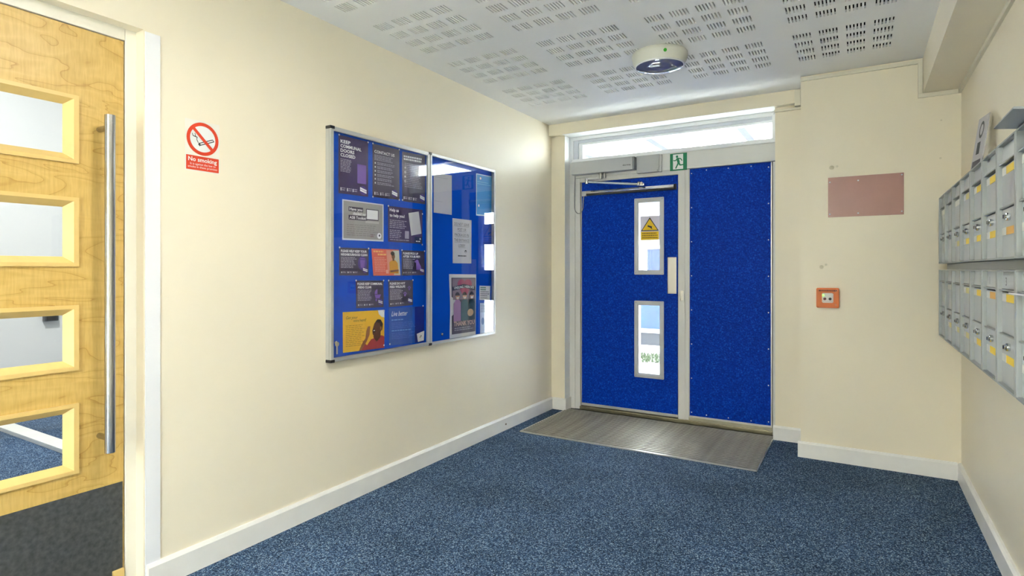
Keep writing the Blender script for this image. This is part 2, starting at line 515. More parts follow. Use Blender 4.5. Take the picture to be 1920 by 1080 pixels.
# skirting boards: moulded top edge
def skirt_x(name, x, y0, y1, side, label, parent=None):      # along Y, projecting in +x (side=1) or -x (side=-1)
    t = 0.018 * side
    bm = prism(B(), [(x, y0, 0.0), (x + t, y0, 0.0), (x + t, y0, 0.088), (x + t * 0.55, y0, 0.1), (x, y0, 0.1)], (0, y1 - y0, 0))
    return struct(name, bm, WHITE, label, 'skirting board')
def skirt_y(name, y, x0, x1, label):      # along X, projecting towards -y
    t = -0.016
    bm = prism(B(), [(x0, y, 0.0), (x0, y + t, 0.0), (x0, y + t, 0.088), (x0, y + t * 0.55, 0.1), (x0, y, 0.1)], (x1 - x0, 0, 0))
    return struct(name, bm, WHITE, label, 'skirting board')
skirt_x('baseboard_left', XL, 1.135, YB, 1, 'white skirting board under the noticeboard wall')
skirt_x('baseboard_left_near', XL, YF, DY0 - 0.06, 1, 'white skirting board on the near side of the wooden door')
skirt_y('baseboard_back', YB, XL + 0.018, OX0 + 0.016, 'short white skirting piece on the left entrance pier')
bm = B(); box(bm, OX0, OX0 + 0.016, YB, 4.536, 0, 0.1, 0.003)
struct('baseboard_reveal', bm, WHITE, 'short white skirting return inside the left door reveal', 'skirting board')
skirt_y('baseboard_back_pier', YB, OX1 - 0.012, -0.318, 'short white skirting piece on the right entrance pier')
skirt_y('baseboard_back_right', YK, -0.334, XR - 0.018, 'white skirting board below the pink plate')
bm = bxm(-0.334, -0.318, YK, YB - 0.016, 0, 0.1); struct('baseboard_return', bm, WHITE, 'white skirting return at the corner beside the entrance pier', 'skirting board')
skirt_x('baseboard_right', XR, YF, YK, -1, 'white skirting board below the mailboxes')
# ------------------------------------------------------------------ cable trunking
TRK = mat('cream_trunking', (226, 220, 200), 0.4)
def trunk(name, boxes, label):
    bm = B()
    for b_ in boxes: box(bm, *b_, bev=0.0015)
    tag(obj(name, bm, TRK), label, 'cable trunking')
trunk('cable_trunking', [(-0.318, 0.298, YK - 0.014, YK, 2.402, 2.424)], 'thin cream trunking under the ceiling above the pink plate')
trunk('cable_trunking', [(0.298, 0.321, YK - 0.014, YK, 2.226, 2.424)], 'short upright trunking at the corner of the bulkhead')
trunk('cable_trunking', [(0.298, XR - 0.0145, YK - 0.014, YK, 2.202, 2.2255)], 'short level trunking under the end of the bulkhead')
trunk('cable_trunking', [(XR - 0.014, XR, YF + 0.1, YK, 2.202, 2.2255)], 'long trunking along the right wall under the bulkhead')
trunk('cable_trunking', [(-0.3765, -0.340, 4.384, YB - 0.0005, 2.322, 2.433), (-0.340, -0.3185, 4.40, YB - 0.0005, 2.322, 2.433)], 'short white upright trunking at the right end of the fascia')
trunk('cable_trunking', [(-0.508, -0.3185, 4.42, YB, 2.306, 2.321)], 'thin level trunking over the right entrance pier')

# ------------------------------------------------------------------ wooden door in the left wall
d1 = thing('door_1', 'pale maple door with four glazed slots, long steel bar handle and dark kick plate', 'door', (XL - 0.056, 0.60, 0), kind='structure')
LX = XL - 0.056                     # room face of the leaf
LY0, LY1, LZ1 = 0.158, 1.084, 2.043
# frame lining
bm = B()
box(bm, XL - 0.15, LX + 0.003, 1.088, DY1 + 0.003, 0, DZ + 0.003, 0.003)
box(bm, XL - 0.15, LX + 0.003, DY0 - 0.003, 0.154, 0, DZ + 0.003, 0.003)
box(bm, XL - 0.15, LX + 0.003, 0.154, 1.088, 2.047, DZ + 0.003, 0.003)
obj('door_frame', bm, mat('cream_white_frame', (234, 230, 216), 0.35, var=0.03, vscale=7), d1)
bm = B()
box(bm, LX - 0.001, XL + 0.001, DY1 - 0.002, DY1 + 0.0005, 0, DZ); box(bm, LX - 0.001, XL + 0.001, DY0 - 0.0005, DY0 + 0.002, 0, DZ)
box(bm, LX - 0.001, XL + 0.001, DY0, DY1, DZ - 0.002, DZ + 0.0005)
obj('reveal_lining', bm, CREAM, d1)
bm = B()
box(bm, XL, XL + 0.004, 1.130, 1.184, 0.0, 2.085, 0.001)
obj('edge_strip', bm, mat('white_plastic_strip', (238, 239, 242), 0.3), d1)
# leaf with four window openings
PY0, PY1 = 0.303, 0.939
PZ = [(1.567, 1.803), (1.210, 1.449), (0.850, 1.076), (0.492, 0.735)]
m_ = 0.012
bm = B()
ycuts = [LY0, PY0 + m_, PY1 - m_, LY1]
zc = [0.012]
for z0, z1 in PZ[::-1]: zc += [z0 + m_, z1 - m_]
zc.append(LZ1)
for i in range(3):
    for j in range(len(zc) - 1):
        if i == 1 and j % 2 == 1: continue
        box(bm, LX - 0.044, LX, ycuts[i], ycuts[i + 1], zc[j], zc[j + 1])
bmesh.ops.remove_doubles(bm, verts=bm.verts, dist=1e-5)
leaf = obj('leaf', bm, WOOD, d1)
for z0, z1 in PZ:
    # chamfered glazing bead
    bm = B()
    o = [(PY0, z0), (PY1, z0), (PY1, z1), (PY0, z1)]
    w = 0.040
    i_ = [(PY0 + w, z0 + w * 0.85), (PY1 - w, z0 + w * 0.85), (PY1 - w, z1 - w * 0.85), (PY0 + w, z1 - w * 0.85)]
    md = [(a[0] * 0.62 + b_[0] * 0.38, a[1] * 0.62 + b_[1] * 0.38) for a, b_ in zip(o, i_)]
    L0 = [bm.verts.new((LX, y, z)) for y, z in o]
    L1 = [bm.verts.new((LX + 0.008, y, z)) for y, z in o]
    L2 = [bm.verts.new((LX + 0.008, y, z)) for y, z in md]
    L3 = [bm.verts.new((LX - 0.016, y, z)) for y, z in i_]
    for a, b_ in ((L0, L1), (L1, L2), (L2, L3)):
        for k in range(4): bm.faces.new((a[k], a[(k + 1) % 4], b_[(k + 1) % 4], b_[k]))
    bd = obj('glazing_bead', bm, BEAD, leaf)
    obj('pane', bxm(LX - 0.022, LX - 0.016, PY0 + m_ + 0.001, PY1 - m_ - 0.001, z0 + m_ + 0.001, z1 - m_ - 0.001), GLASS, leaf)
obj('kick_plate', bxm(LX, LX + 0.002, LY0 + 0.004, LY1 - 0.004, 0.014, 0.418), kick_mat(), leaf)
obj('stop_block', bxm(LX, LX + 0.012, 1.045, 1.082, 0.012, 0.10, 0.002), BEAD, leaf)
# bar handle
bm = tube(B(), [(LX + 0.076, 1.005, 0.557), (LX + 0.076, 1.005, 1.742)], 0.0165, 24)
hd = obj('bar_handle', bm, STEEL, d1, True)
for z in (0.605, 1.70):
    bm = tube(B(), [(LX - 0.001, 1.005, z), (LX + 0.074, 1.005, z)], 0.010, 16)
    obj('mount', bm, STEEL, hd, True)

# ------------------------------------------------------------------ room beyond the wooden door
SWALL = mat('white_wall', (232, 235, 237), 0.6)
SE, SN, SF, SZ = -6.2, -1.2, 3.3, 3.5
struct('floor_side_room', bxm(SE - 0.1, -2.52, SN, SF, -0.08, 0), CARPET, 'blue carpet seen through the lowest pane of the wooden door', 'floor')
struct('wall_side_room', bxm(SE, XL - 0.15, SF, SF + 0.1, 0, SZ), SWALL, 'white side wall of the room beyond the wooden door', 'wall')
struct('wall_side_room_end', bxm(SE - 0.1, SE, SN, SF, 0, SZ), SWALL, 'white end wall of the room beyond the wooden door', 'wall')
struct('wall_side_room_inner', bxm(XL - 0.18, XL - 0.15, SN, SF, 2.3, SZ), SWALL, 'white wall above the wooden door on the far side', 'wall')
struct('wall_side_room_near', bxm(SE, XL - 0.15, SN - 0.1, SN, 0, SZ), SWALL, 'near white wall of the room beyond the wooden door', 'wall')
struct('ceiling_side_room', bxm(SE - 0.1, XL - 0.15, SN - 0.1, SF + 0.1, SZ, SZ + 0.06), CEIL, 'white ceiling of the room beyond the wooden door', 'ceiling')
tag(obj('floor_edging', bxm(SE, -3.2, 1.70, 1.80, 0, 0.03, 0.004), WHITE), 'white edging strip across the blue carpet beyond the wooden door', 'edging strip')
wp = thing('wall_box', 'small dark wall box seen through the third pane of the wooden door', 'wall box', (SE, 2.28, 0.74))
obj('casing', bxm(SE, SE + 0.05, 2.225, 2.33, 0.74, 0.90, 0.008), mat('dark_grey_plastic', (60, 66, 74), 0.4), wp)
obj('face_plate', bxm(SE + 0.05, SE + 0.054, 2.24, 2.315, 0.75, 0.85), BLACKP, wp)

# ------------------------------------------------------------------ ceiling lamps
LBODY = mat('cream_lamp_plastic', (222, 222, 210), 0.3)
def lamp(x, y, lit, label, z=ZC, power=1.0):
    t = thing('ceiling_light', label, 'ceiling light', (x, y, z), group=None)
    bm = lathe(B(), [(0.150, 0), (0.155, -0.006), (0.156, -0.022), (0.150, -0.045), (0.141, -0.064), (0.136, -0.072), (0.130, -0.073)], (x, y, z), 'z', 64)
    obj('housing', bm, LBODY, t, True)
    lm = mat('lit_opal', (255, 248, 236), 0.4, emit=(255, 250, 243), estr=40.0) if lit else mat('smoky_lens', (112, 114, 140), 0.06, spec=0.7, coat=0.6)
    bm = lathe(B(), [(0.1325, -0.071), (0.131, -0.076), (0.110, -0.0815), (0.080, -0.085), (0.040, -0.0868), (0.004, -0.0872)], (x, y, z), 'z', 64)
    obj('diffuser', bm, lm, t, True)
    obj('rim', lathe(B(), [(0.138, -0.069), (0.1385, -0.074), (0.134, -0.0775), (0.1315, -0.0755), (0.1315, -0.069)], (x, y, z), 'z', 64), UPVC, t, True)
    if lit:
        lm.cycles.emission_sampling = 'NONE'
        ld = bpy.data.lights.new('lamp_glow', 'AREA'); ld.shape = 'DISK'; ld.size = 0.25; ld.energy = LAMP_WATTS * power
        ld.color = (1.0, 0.98, 0.95)
        lo = bpy.data.objects.new('lamp_glow', ld); C.objects.link(lo); lo.parent = t; lo.location = (0, 0, -0.0885)
    # indicator on the side towards the viewer
    a = math.radians(-62)
    c = Vector((x + 0.149 * math.cos(a), y + 0.149 * math.sin(a), z - 0.034))
    d = Vector((math.cos(a), math.sin(a), -0.25)).normalized()
    bm = tube(B(), [c - d * 0.004, c + d * 0.004], 0.0095, 16)
    obj('indicator', bm, mat('green_indicator', (40, 150, 25), 0.4, emit=(40, 170, 20), estr=0.15), t)
    return t
lamp(-0.977, 3.262, False, 'round cream ceiling light with smoky lens and green indicator')
lamp(-0.977, 1.15, True, 'lit round ceiling light above the viewer, nearest the wooden door')
lamp(-0.977, -0.96, True, 'unseen lit round ceiling light added behind the viewer', power=0.7)  # unseen lamp added as extra room light from behind
lamp(-4.3, 1.3, True, 'unseen lit round ceiling light added to brighten the room beyond the wooden door', SZ, 8.5)  # unseen lamp added so the door panes look bright

# ------------------------------------------------------------------ entrance: frame, leaf, fixed panel
d2 = thing('door_2', 'blue entrance door leaf with two narrow vision panels and blue side panel', 'door', (-1.33, 4.56, 0), kind='structure')
FY0, FY1 = 4.545, 4.62
bm = B()
box(bm, OX0 + 0.0005, -2.098, FY0 - 0.008, FY1, 0, 2.12, 0.003)
box(bm, -2.098, -2.052, FY0, FY1, 0, 1.984, 0.003)
obj('frame_jamb', bm, ALUP, d2)
obj('frame_jamb', bxm(-0.532, OX1 - 0.0005, FY0, FY1, 0, 1.98, 0.003), ALUP, d2)
bm = B(); box(bm, -1.214, -1.160, FY0, FY1, 0.0, 1.985, 0.003); box(bm, -1.160, -1.134, FY0 + 0.006, FY1, 0.0, 1.985, 0.002)
mul = obj('mullion', bm, ALUP, d2)
bm = B()
box(bm, -2.06, -2.03, 4.601, 4.622, 0.0, 1.99); box(bm, -2.06, -1.20, 4.601, 4.622, 1.93, 1.99); box(bm, -1.235, -1.12, 4.601, 4.622, 0.0, 1.99)
box(bm, -0.56, -0.52, 4.601, 4.622, 0.0, 1.99); box(bm, -2.06, -0.52, 4.601, 4.622, 0.0, 0.07); box(bm, -1.14, -0.52, 4.601, 4.622, 1.965, 1.99)
obj('door_stop', bm, ALUP, d2)
obj('lock_keep', bxm(-1.197, -1.171, FY0 - 0.003, FY0, 0.955, 1.035, 0.001), STEEL, mul)
obj('header', bxm(-2.098, OX1 - 0.001, FY0 - 0.004, FY1, 1.984, 2.118, 0.002), ALUP, d2)
obj('head_rail', bxm(-2.052, -1.214, FY0 + 0.004, FY1, 1.947, 1.984, 0.002), ALUP, d2)
obj('threshold', bxm(-2.052, -0.532, FY0 - 0.012, FY1, 0, 0.028, 0.004), mat('worn_brass_threshold', (142, 136, 112), 0.35, metal=0.7, var=0.15, vscale=12), d2)
# opening leaf with two cut-outs
LFX0, LFX1, LFZ0, LFZ1, LFY = -2.046, -1.218, 0.034, 1.944, 4.556
V = [(0.322, 0.945), (1.158, 1.778)]; VX0, VX1 = -1.571, -1.328
bm = B()
xc = [LFX0 + 0.006, VX0 + 0.012, VX1 - 0.012, LFX1 - 0.002]
zz = [LFZ0 + 0.022]
for a, b_ in V: zz += [a + 0.012, b_ - 0.012]
zz.append(LFZ1)
for i in range(3):
    for j in range(len(zz) - 1):
        if i == 1 and j % 2 == 1: continue
        box(bm, xc[i], xc[i + 1], LFY, 4.60, zz[j], zz[j + 1])
bmesh.ops.remove_doubles(bm, verts=bm.verts, dist=1e-5)
lf = obj('leaf', bm, BLUE, d2)
bm = B()
box(bm, LFX0, LFX0 + 0.006, LFY - 0.002, 4.60, LFZ0, LFZ1); box(bm, LFX0 + 0.006, LFX1, LFY - 0.002, 4.60, LFZ0, LFZ0 + 0.022)
obj('edge_trim', bm, ALU, lf)
for a, b_ in V:
    bm = frame_ring(B(), VX0, VX1, a, b_, 0.027, LFY - 0.010, LFY + 0.0, 'y', 0.003)
    frame_ring(bm, VX0 + 0.024, VX1 - 0.024, a + 0.024, b_ - 0.024, 0.012, LFY - 0.004, LFY + 0.01, 'y', 0.002)
    vf = obj('vision_frame', bm, mat('silver_grey_frame', (190, 192, 196), 0.4, metal=0.2), lf)
    obj('pane', bxm(VX0 + 0.013, VX1 - 0.013, LFY + 0.012, LFY + 0.018, a + 0.013, b_ - 0.013), GLASS, lf)
    bm = frame_ring(B(), VX0, VX1, a, b_, 0.034, 4.60, 4.61, 'y', 0.003)
    obj('outer_vision_frame', bm, UPVC, lf)
obj('push_plate', bxm(-1.299, -1.229, LFY - 0.006, LFY, 1.008, 1.297, 0.006), mat('satin_plate', (205, 200, 190), 0.35, metal=0.5), lf)
# fixed side panel
FX0, FX1, FZ0, FZ1 = -1.132, -0.538, 0.052, 1.982
bm = bxm(FX0 + 0.006, FX1 - 0.008, 4.553, 4.60, FZ0 + 0.012, FZ1 - 0.002)
fp = obj('side_panel', bm, BLUE, d2)
bm = B(); box(bm, FX0, FX1, 4.551, 4.60, FZ0, FZ0 + 0.012); box(bm, FX1 - 0.008, FX1, 4.551, 4.60, FZ0 + 0.012, FZ1)
box(bm, FX0, FX0 + 0.006, 4.551, 4.60, FZ0 + 0.012, FZ1)
obj('panel_trim', bm, ALU, fp)
SCREW = mat('screw_head', (200, 205, 215), 0.3, metal=0.6)
scr = lathe(B(), [(0.0045, 0), (0.0042, -0.0015), (0.002, -0.0022)], (0, 0, 0), 'y', 10)
sme = bpy.data.meshes.new('screw'); scr.to_mesh(sme); scr.free(); sme.materials.append(SCREW)
def screw(parent, x, y, z):
    o = bpy.data.objects.new('screw', sme); C.objects.link(o); o.parent = parent
    o.location = Vector((x, y, z)) - base_of(parent)
    return o
for z in [0.09 + 0.265 * k for k in range(8)]:
    screw(fp, FX0 + 0.020, 4.553, min(z, 1.955)); screw(fp, FX1 - 0.024, 4.553, min(z, 1.955))
for x in (-1.0, -0.84, -0.68): screw(fp, x, 4.553, 1.962); screw(fp, x, 4.553, 0.082)
obj('bottom_rail', bxm(-1.134, -0.532, FY0 + 0.003, FY1, 0.028, 0.052, 0.002), mat('worn_rail', (172, 168, 148), 0.4, metal=0.4, var=0.1, vscale=14), d2)

# transom window
w1 = thing('window_1', 'long white framed transom window above the entrance door', 'window', (-1.33, 4.58, 2.12), kind='structure')
bm = frame_ring(B(), OX0 + 0.001, OX1 - 0.001, 2.1185, 2.3415, 0.03, 4.535, 4.63, 'y', 0.003)
obj('outer_frame', bm, UPVC, w1)
bm = B()
box(bm, OX0 + 0.03, OX0 + 0.075, 4.552, 4.62, 2.1485, 2.3115, 0.004)
box(bm, OX0 + 0.075, OX1 - 0.03, 4.552, 4.62, 2.286, 2.3115, 0.004)
obj('sash_frame', bm, mat('pale_grey_upvc', (206, 210, 218), 0.3), w1)
bm = B()
box(bm, OX0 + 0.075, OX0 + 0.112, 4.562, 4.62, 2.1485, 2.286, 0.004); box(bm, OX0 + 0.112, OX1 - 0.03, 4.562, 4.62, 2.268, 2.286, 0.003)
obj('glazing_bead', bm, UPVC, w1)
obj('pane', bxm(OX0 + 0.11, OX1 - 0.028, 4.585, 4.591, 2.12, 2.27), GLASS, w1)

# white lining of the reveal
bm = B()
box(bm, OX0 - 0.0005, OX0 + 0.0015, YB - 0.0005, FY0, 0.0, 2.342)
box(bm, OX0, OX1, 4.389, FY0, 2.3395, 2.3425)
struct('trim_2', bm, mat('white_reveal_paint', (236, 237, 236), 0.4), 'white painted reveal around the entrance opening', 'trim')

# swing door operator
op = thing('door_operator', 'long silver automatic door operator above the blue leaf', 'door operator', (-1.83, FY0, 2.003))
bm = bxm(-2.096, -1.553, 4.455, FY0 - 0.009, 2.003, 2.110, 0.012); obj('cover', bm, mat('silver_cover', (186, 189, 192), 0.4, metal=0.15), op, True)
obj('end_cap', bxm(-1.553, -1.541, 4.458, FY0 - 0.009, 2.006, 2.107, 0.004), mat('grey_end_cap', (140, 143, 146), 0.45), op)
sh = Sheet(op, [(-1.640, 4.4548, 2.052), (-1.565, 4.4548, 2.052), (-1.565, 4.4548, 2.036), (-1.640, 4.4548, 2.036)], (0, -1, 0), 0.0002)
sh.text('lettering', mat('dark_print', (52, 54, 60), 0.5), 'dorma', 0.05, 0.9, width=0.9, height=0.8, bold=0.012); sh.done()
bm = tube(B(), [(-1.845, 4.50, 2.004), (-1.845, 4.50, 1.955)], 0.013, 16); tube(bm, [(-1.815, 4.515, 2.004), (-1.815, 4.515, 1.962)], 0.010, 12)
obj('spindle', bm, ALU, op, True)
bm = B()
prism(bm, [(-1.852, 4.488, 1.955), (-1.852, 4.512, 1.955), (-1.965, 4.495, 1.957), (-1.965, 4.472, 1.957)], (0, 0, 0.010))
obj('main_arm', bm, ALU, op)
lathe_bm = lathe(B(), [(0.014, -0.026), (0.016, -0.02), (0.016, 0.016), (0.012, 0.022)], (-1.962, 4.484, 1.945), 'z', 16)
obj('elbow_joint', lathe_bm, CHROME, op, True)
bm = tube(B(), [(-1.962, 4.484, 1.938), (-1.53, 4.515, 1.889)], 0.0095, 12)
obj('fore_arm', bm, mat('pale_steel_arm', (204, 214, 222), 0.3, metal=0.5), op, True)
bm = lathe(B(), [(0.011, -0.009), (0.013, -0.006), (0.013, 0.012), (0.008, 0.018)], (-1.522, 4.516, 1.890), 'z', 14)
box(bm, -1.535, -1.478, 4.512, LFY, 1.876, 1.898, 0.005)
tube(bm, [(-1.492, 4.513, 1.892), (-1.492, 4.49, 1.892)], 0.011, 12)
obj('door_bracket', bm, CHROME, op, True)

cb = thing('control_box', 'square grey control box beside the door operator', 'control box', (-1.46, FY0, 1.977))
obj('casing', bxm(-1.534, -1.352, 4.492, FY0 - 0.005, 1.974, 2.112, 0.005), mat('grey_box_plastic', (184, 186, 186), 0.45), cb)
obj('side_cover', bxm(-1.352, -1.338, 4.508, FY0 - 0.005, 1.974, 2.112, 0.004), mat('pale_box_plastic', (206, 207, 206), 0.45), cb)
obj('screw', lathe(B(), [(0.003, 0), (0.003, -0.002)], (-1.362, 4.492, 1.984), 'y', 10), BLACKP, cb)

sb = thing('sensor_bar', 'slim chrome and black safety sensor bar across the top of the blue leaf', 'sensor bar', (-1.62, LFY, 1.84))
bm = prism(B(), [(-1.99, LFY, 1.872), (-1.99, LFY - 0.024, 1.868), (-1.99, LFY - 0.030, 1.855), (-1.99, LFY - 0.028, 1.846), (-1.99, LFY, 1.846)], (0.745, 0, 0))
obj('rail', bm, CHROME, sb)
obj('lens_strip', bxm(-1.99, -1.245, LFY - 0.026, LFY, 1.828, 1.846, 0.003), BLACKP, sb)
obj('end_cap', bxm(-1.245, -1.228, LFY - 0.026, LFY, 1.828, 1.872, 0.003), BLACKP, sb)
obj('junction', bxm(-2.030, -1.992, LFY - 0.024, LFY, 1.826, 1.868, 0.004), mat('clear_grey_plastic', (196, 198, 196), 0.35), sb)
pts = [(-2.088, 4.52, 2.000), (-2.094, 4.52, 1.86), (-2.094, 4.52, 1.75)] + [(-2.054 - 0.04 * math.cos(math.pi * k / 14), 4.52, 1.74 - 0.062 * math.sin(math.pi * k / 14)) for k in range(1, 14)] + [(-2.014, 4.52, 1.76), (-2.010, 4.525, 1.824)]
tag(obj('cable', tube(B(), pts, 0.0042, 8), mat('grey_cable', (150, 152, 152), 0.4), None, True, origin=(-2.05, 4.52, 1.68)), 'thin grey cable loop hanging from the door operator', 'cable')

# running man exit sign
GREEN = mat('safety_green', (0, 128, 84), 0.4); SIGNW = mat('sign_white', (232, 236, 234), 0.4)
ex = thing('exit_sign', 'green running man exit sign above the door mullion', 'sign', (-1.21, FY0 - 0.004, 1.975))
X0, X1, Z0, Z1 = -1.276, -1.144, 1.976, 2.110
sh = Sheet(ex, [(X0, FY0 - 0.0045, Z1), (X1, FY0 - 0.0045, Z1), (X1, FY0 - 0.0045, Z0), (X0, FY0 - 0.0045, Z0)], (0, -1, 0), 0.0015)
sh.paper(GREEN, 'plate')
sh.rect('white_panel', SIGNW, 0.18, 0.05, 0.78, 0.93, 1)
G = 'running_figure'
def limb(sh, part, m, a, b_, w, lay=2):
    a = Vector(a); b_ = Vector(b_); d = (b_ - a); n = Vector((-d.y, d.x)).normalized() * w / 2
    sh.poly(part, m, [tuple(a + n), tuple(b_ + n), tuple(b_ - n), tuple(a - n)], lay)
sh.ell(G, GREEN, 0.42, 0.19, 0.07, 0.075, 2)
limb(sh, G, GREEN, (0.44, 0.27), (0.52, 0.55), 0.15)
limb(sh, G, GREEN, (0.46, 0.30), (0.32, 0.42), 0.06); limb(sh, G, GREEN, (0.33, 0.42), (0.20, 0.40), 0.055)
limb(sh, G, GREEN, (0.48, 0.30), (0.64, 0.32), 0.06); limb(sh, G, GREEN, (0.63, 0.31), (0.72, 0.45), 0.055)
limb(sh, G, GREEN, (0.51, 0.52), (0.44, 0.70), 0.09); limb(sh, G, GREEN, (0.44, 0.68), (0.34, 0.88), 0.075)
limb(sh, G, GREEN, (0.51, 0.52), (0.60, 0.70), 0.09); limb(sh, G, GREEN, (0.58, 0.70), (0.80, 0.68), 0.07); limb(sh, G, GREEN, (0.79, 0.66), (0.86, 0.76), 0.05)
sh.done()

# surveillance sticker on the upper pane
YEL = mat('warning_yellow', (238, 196, 20), 0.45); DARK = mat('dark_print', (52, 54, 60), 0.5)
st = thing('warning_sticker', 'yellow camera warning sticker on the upper vision panel', 'sticker', (-1.44, LFY + 0.011, 1.44))
X0, X1, Z0, Z1 = -1.527, -1.368, 1.438, 1.632
sh = Sheet(st, [(X0, LFY + 0.0118, Z1), (X1, LFY + 0.0118, Z1), (X1, LFY + 0.0118, Z0), (X0, LFY + 0.0118, Z0)], (0, -1, 0), 0.0003)
sh.paper(mat('lilac_white_film', (214, 208, 222), 0.5), 'film')
sh.poly('triangle_border', DARK, [(0.5, 0.05), (0.96, 0.62), (0.04, 0.62)], 1)
sh.poly('triangle', YEL, [(0.5, 0.12), (0.89, 0.585), (0.11, 0.585)], 2)
sh.poly('camera_symbol', DARK, [(0.40, 0.38), (0.62, 0.44), (0.60, 0.51), (0.38, 0.44)], 3)
limb(sh, 'camera_symbol', DARK, (0.52, 0.47), (0.62, 0.54), 0.03, 3)
sh.rect('yellow_panel', YEL, 0.04, 0.65, 0.96, 1.0, 1)
sh.lines('small_print', mat('brown_print', (140, 105, 10), 0.5), 0.1, 0.70, 0.92, 3, 0.09, 0.045, 2)
sh.done()
# ------------------------------------------------------------------ barrier mat: aluminium slats in a frame
MX0, MX1, MY0, MY1 = -2.146, -0.515, 3.672, 4.532
em = thing('entrance_mat', 'ribbed grey aluminium entrance mat set into the carpet', 'mat', ((MX0 + MX1) / 2, (MY0 + MY1) / 2, 0.0))
bm = B()
box(bm, MX0, MX0 + 0.006, MY0, YB - 0.017, 0.0, 0.007); box(bm, MX1 - 0.006, MX1, MY0, YB - 0.017, 0.0, 0.007); box(bm, MX0, MX1, MY0, MY0 + 0.006, 0.0, 0.007)
obj('edge_frame', bm, mat('mat_frame_metal', (212, 210, 202), 0.3, metal=0.7), em)
obj('backing', bxm(MX0 + 0.006, MX1 - 0.006, MY0 + 0.006, MY1, 0.0002, 0.0012), mat('mat_black_backing', (44, 42, 38), 0.9), em)
pitch = 0.0345
n = int((MY1 - MY0 - 0.012) / pitch)
bm = box(B(), -(MX1 - MX0) / 2 + 0.008, (MX1 - MX0) / 2 - 0.008, -0.0085, 0.0085, 0, 0.0055, 0.0012)
slm = bpy.data.meshes.new('slat'); bm.to_mesh(slm); bm.free()
slm.materials.append(mat('mat_slat_metal', (158, 154, 145), 0.46, metal=0.45, var=0.2, vscale=22))
for k in range(n):
    y = MY0 + 0.020 + k * pitch
    o = bpy.data.objects.new('slat', slm); C.objects.link(o); o.parent = em
    o.location = Vector(((MX0 + MX1) / 2, y, 0.0012)) - em.location

# ------------------------------------------------------------------ noticeboard
BX = XL + 0.003
nb = thing('notice_board', 'blue felt noticeboard with silver frame and two clear doors', 'noticeboard', (XL, 2.73, 0.738))
BY0, BYM, BY1, BZ0, BZ1 = 1.976, 2.749, 3.484, 0.738, 1.912
BF = -2.235                       # front of the frame
obj('felt_panel', bxm(XL + 0.0005, XL + 0.012, BY0 + 0.006, BY1 - 0.006, BZ0 + 0.006, BZ1 - 0.006), FELT, nb)
bm = frame_ring(B(), BY0, BY1, BZ0, BZ1, 0.012, XL + 0.0005, BF - 0.012, 'x', 0.0015)
box(bm, XL + 0.012, BF - 0.012, BYM - 0.008, BYM + 0.008, BZ0 + 0.012, BZ1 - 0.012)
obj('carcass', bm, ALU, nb)
for a, b_ in ((BY0, BYM - 0.002), (BYM + 0.002, BY1)):
    bm = frame_ring(B(), a, b_, BZ0, BZ1, 0.021 if a < 2.5 else 0.017, BF - 0.0115, BF, 'x', 0.002)
    dr = obj('door', bm, ALU, nb)
    e = 0.0035 if a > 2.5 else 0.0       # the right sheet sits a little skew in its frame
    y_a, y_b, z_a, z_b = a + 0.012, b_ - 0.012, BZ0 + 0.012, BZ1 - 0.012
    obj('pane', prism(B(), [(BF - 0.008 - e, y_a, z_a), (BF - 0.0055 - e, y_a, z_a), (BF - 0.0055 + e, y_b, z_a), (BF - 0.008 + e, y_b, z_a)], (0, 0, z_b - z_a)), ACRYL, dr)
for y in (BY0 + 0.011, BYM):
    for z, s_ in ((BZ0, -1), (BZ1, 1)):
        obj('corner_cap', bxm(XL + 0.004, BF + 0.002, y - 0.014, y + 0.014, z - 0.013 if s_ > 0 else z - 0.002, z + 0.002 if s_ > 0 else z + 0.013, 0.003), BLACKP, nb)
obj('lock', lathe(B(), [(0.008, 0), (0.008, 0.006), (0.005, 0.008)], (BF, BY0 + 0.030, 0.835), 'x', 14), CHROME, nb, True)
kb = lathe(B(), [(0.012, 0.010), (0.012, 0.013)], (BF, BY0 + 0.030, 0.828), 'x', 14); box(kb, BF + 0.0105, BF + 0.0125, BY0 + 0.026, BY0 + 0.034, 0.778, 0.822)
tag(obj('key', kb, mat('nickel_key', (190, 188, 180), 0.3, metal=0.9), None, origin=(BF, BY0 + 0.03, 0.80)), 'small key hanging in the noticeboard lock at lower left', 'key')
obj('lock', lathe(B(), [(0.009, 0), (0.009, 0.004), (0.006, 0.006)], (BF - 0.0055, 2.868, 0.793), 'x', 14), CHROME, nb, True)

PURP = mat('dark_purple_print', (70, 54, 104), 0.35); PURP2 = mat('dark_grey_purple_print', (78, 70, 98), 0.35); PURPL = mat('violet_print', (128, 92, 186), 0.4)
PURPM = mat('mid_violet_print', (86, 66, 150), 0.4); PW = mat('white_print', (250, 250, 252), 0.5); PG = mat('grey_print', (186, 180, 200), 0.5)
SX = -2.2615                      # sheets lie on the felt
def poster(corners, label, name='poster', lift=0.0, cat='poster'):
    ys = [c[0] for c in corners]; zs = [c[1] for c in corners]
    t = thing(name, label, cat, (SX, sum(ys) / 4, min(zs)), 'printed sheets on the noticeboard')
    # positions were taken on the plane x=-2.252; carry them to the sheet plane
    k = (SX - lift) / -2.252 if False else SX / -2.252
    cc = [(SX + lift, y * k, 1.2 + (z - 1.2) * k) for y, z in corners]
    return Sheet(t, cc, (1, 0, 0), 0.0006)
def badge(s, u, v, r, m=PURPM):
    asp = s.w / s.h
    s.ell('badge', m, u, v, r, r * asp, 2)
    for k, off in enumerate((-0.35, 0.10)):
        a = (u - r * 0.9, v + (off - 0.15) * r * asp); b_ = (u + r * 1.0, v + (off + 0.35) * r * asp)
        limb(s, 'badge_strip', PW, a, b_, r * asp * 0.42 if False else 0.03, 3)
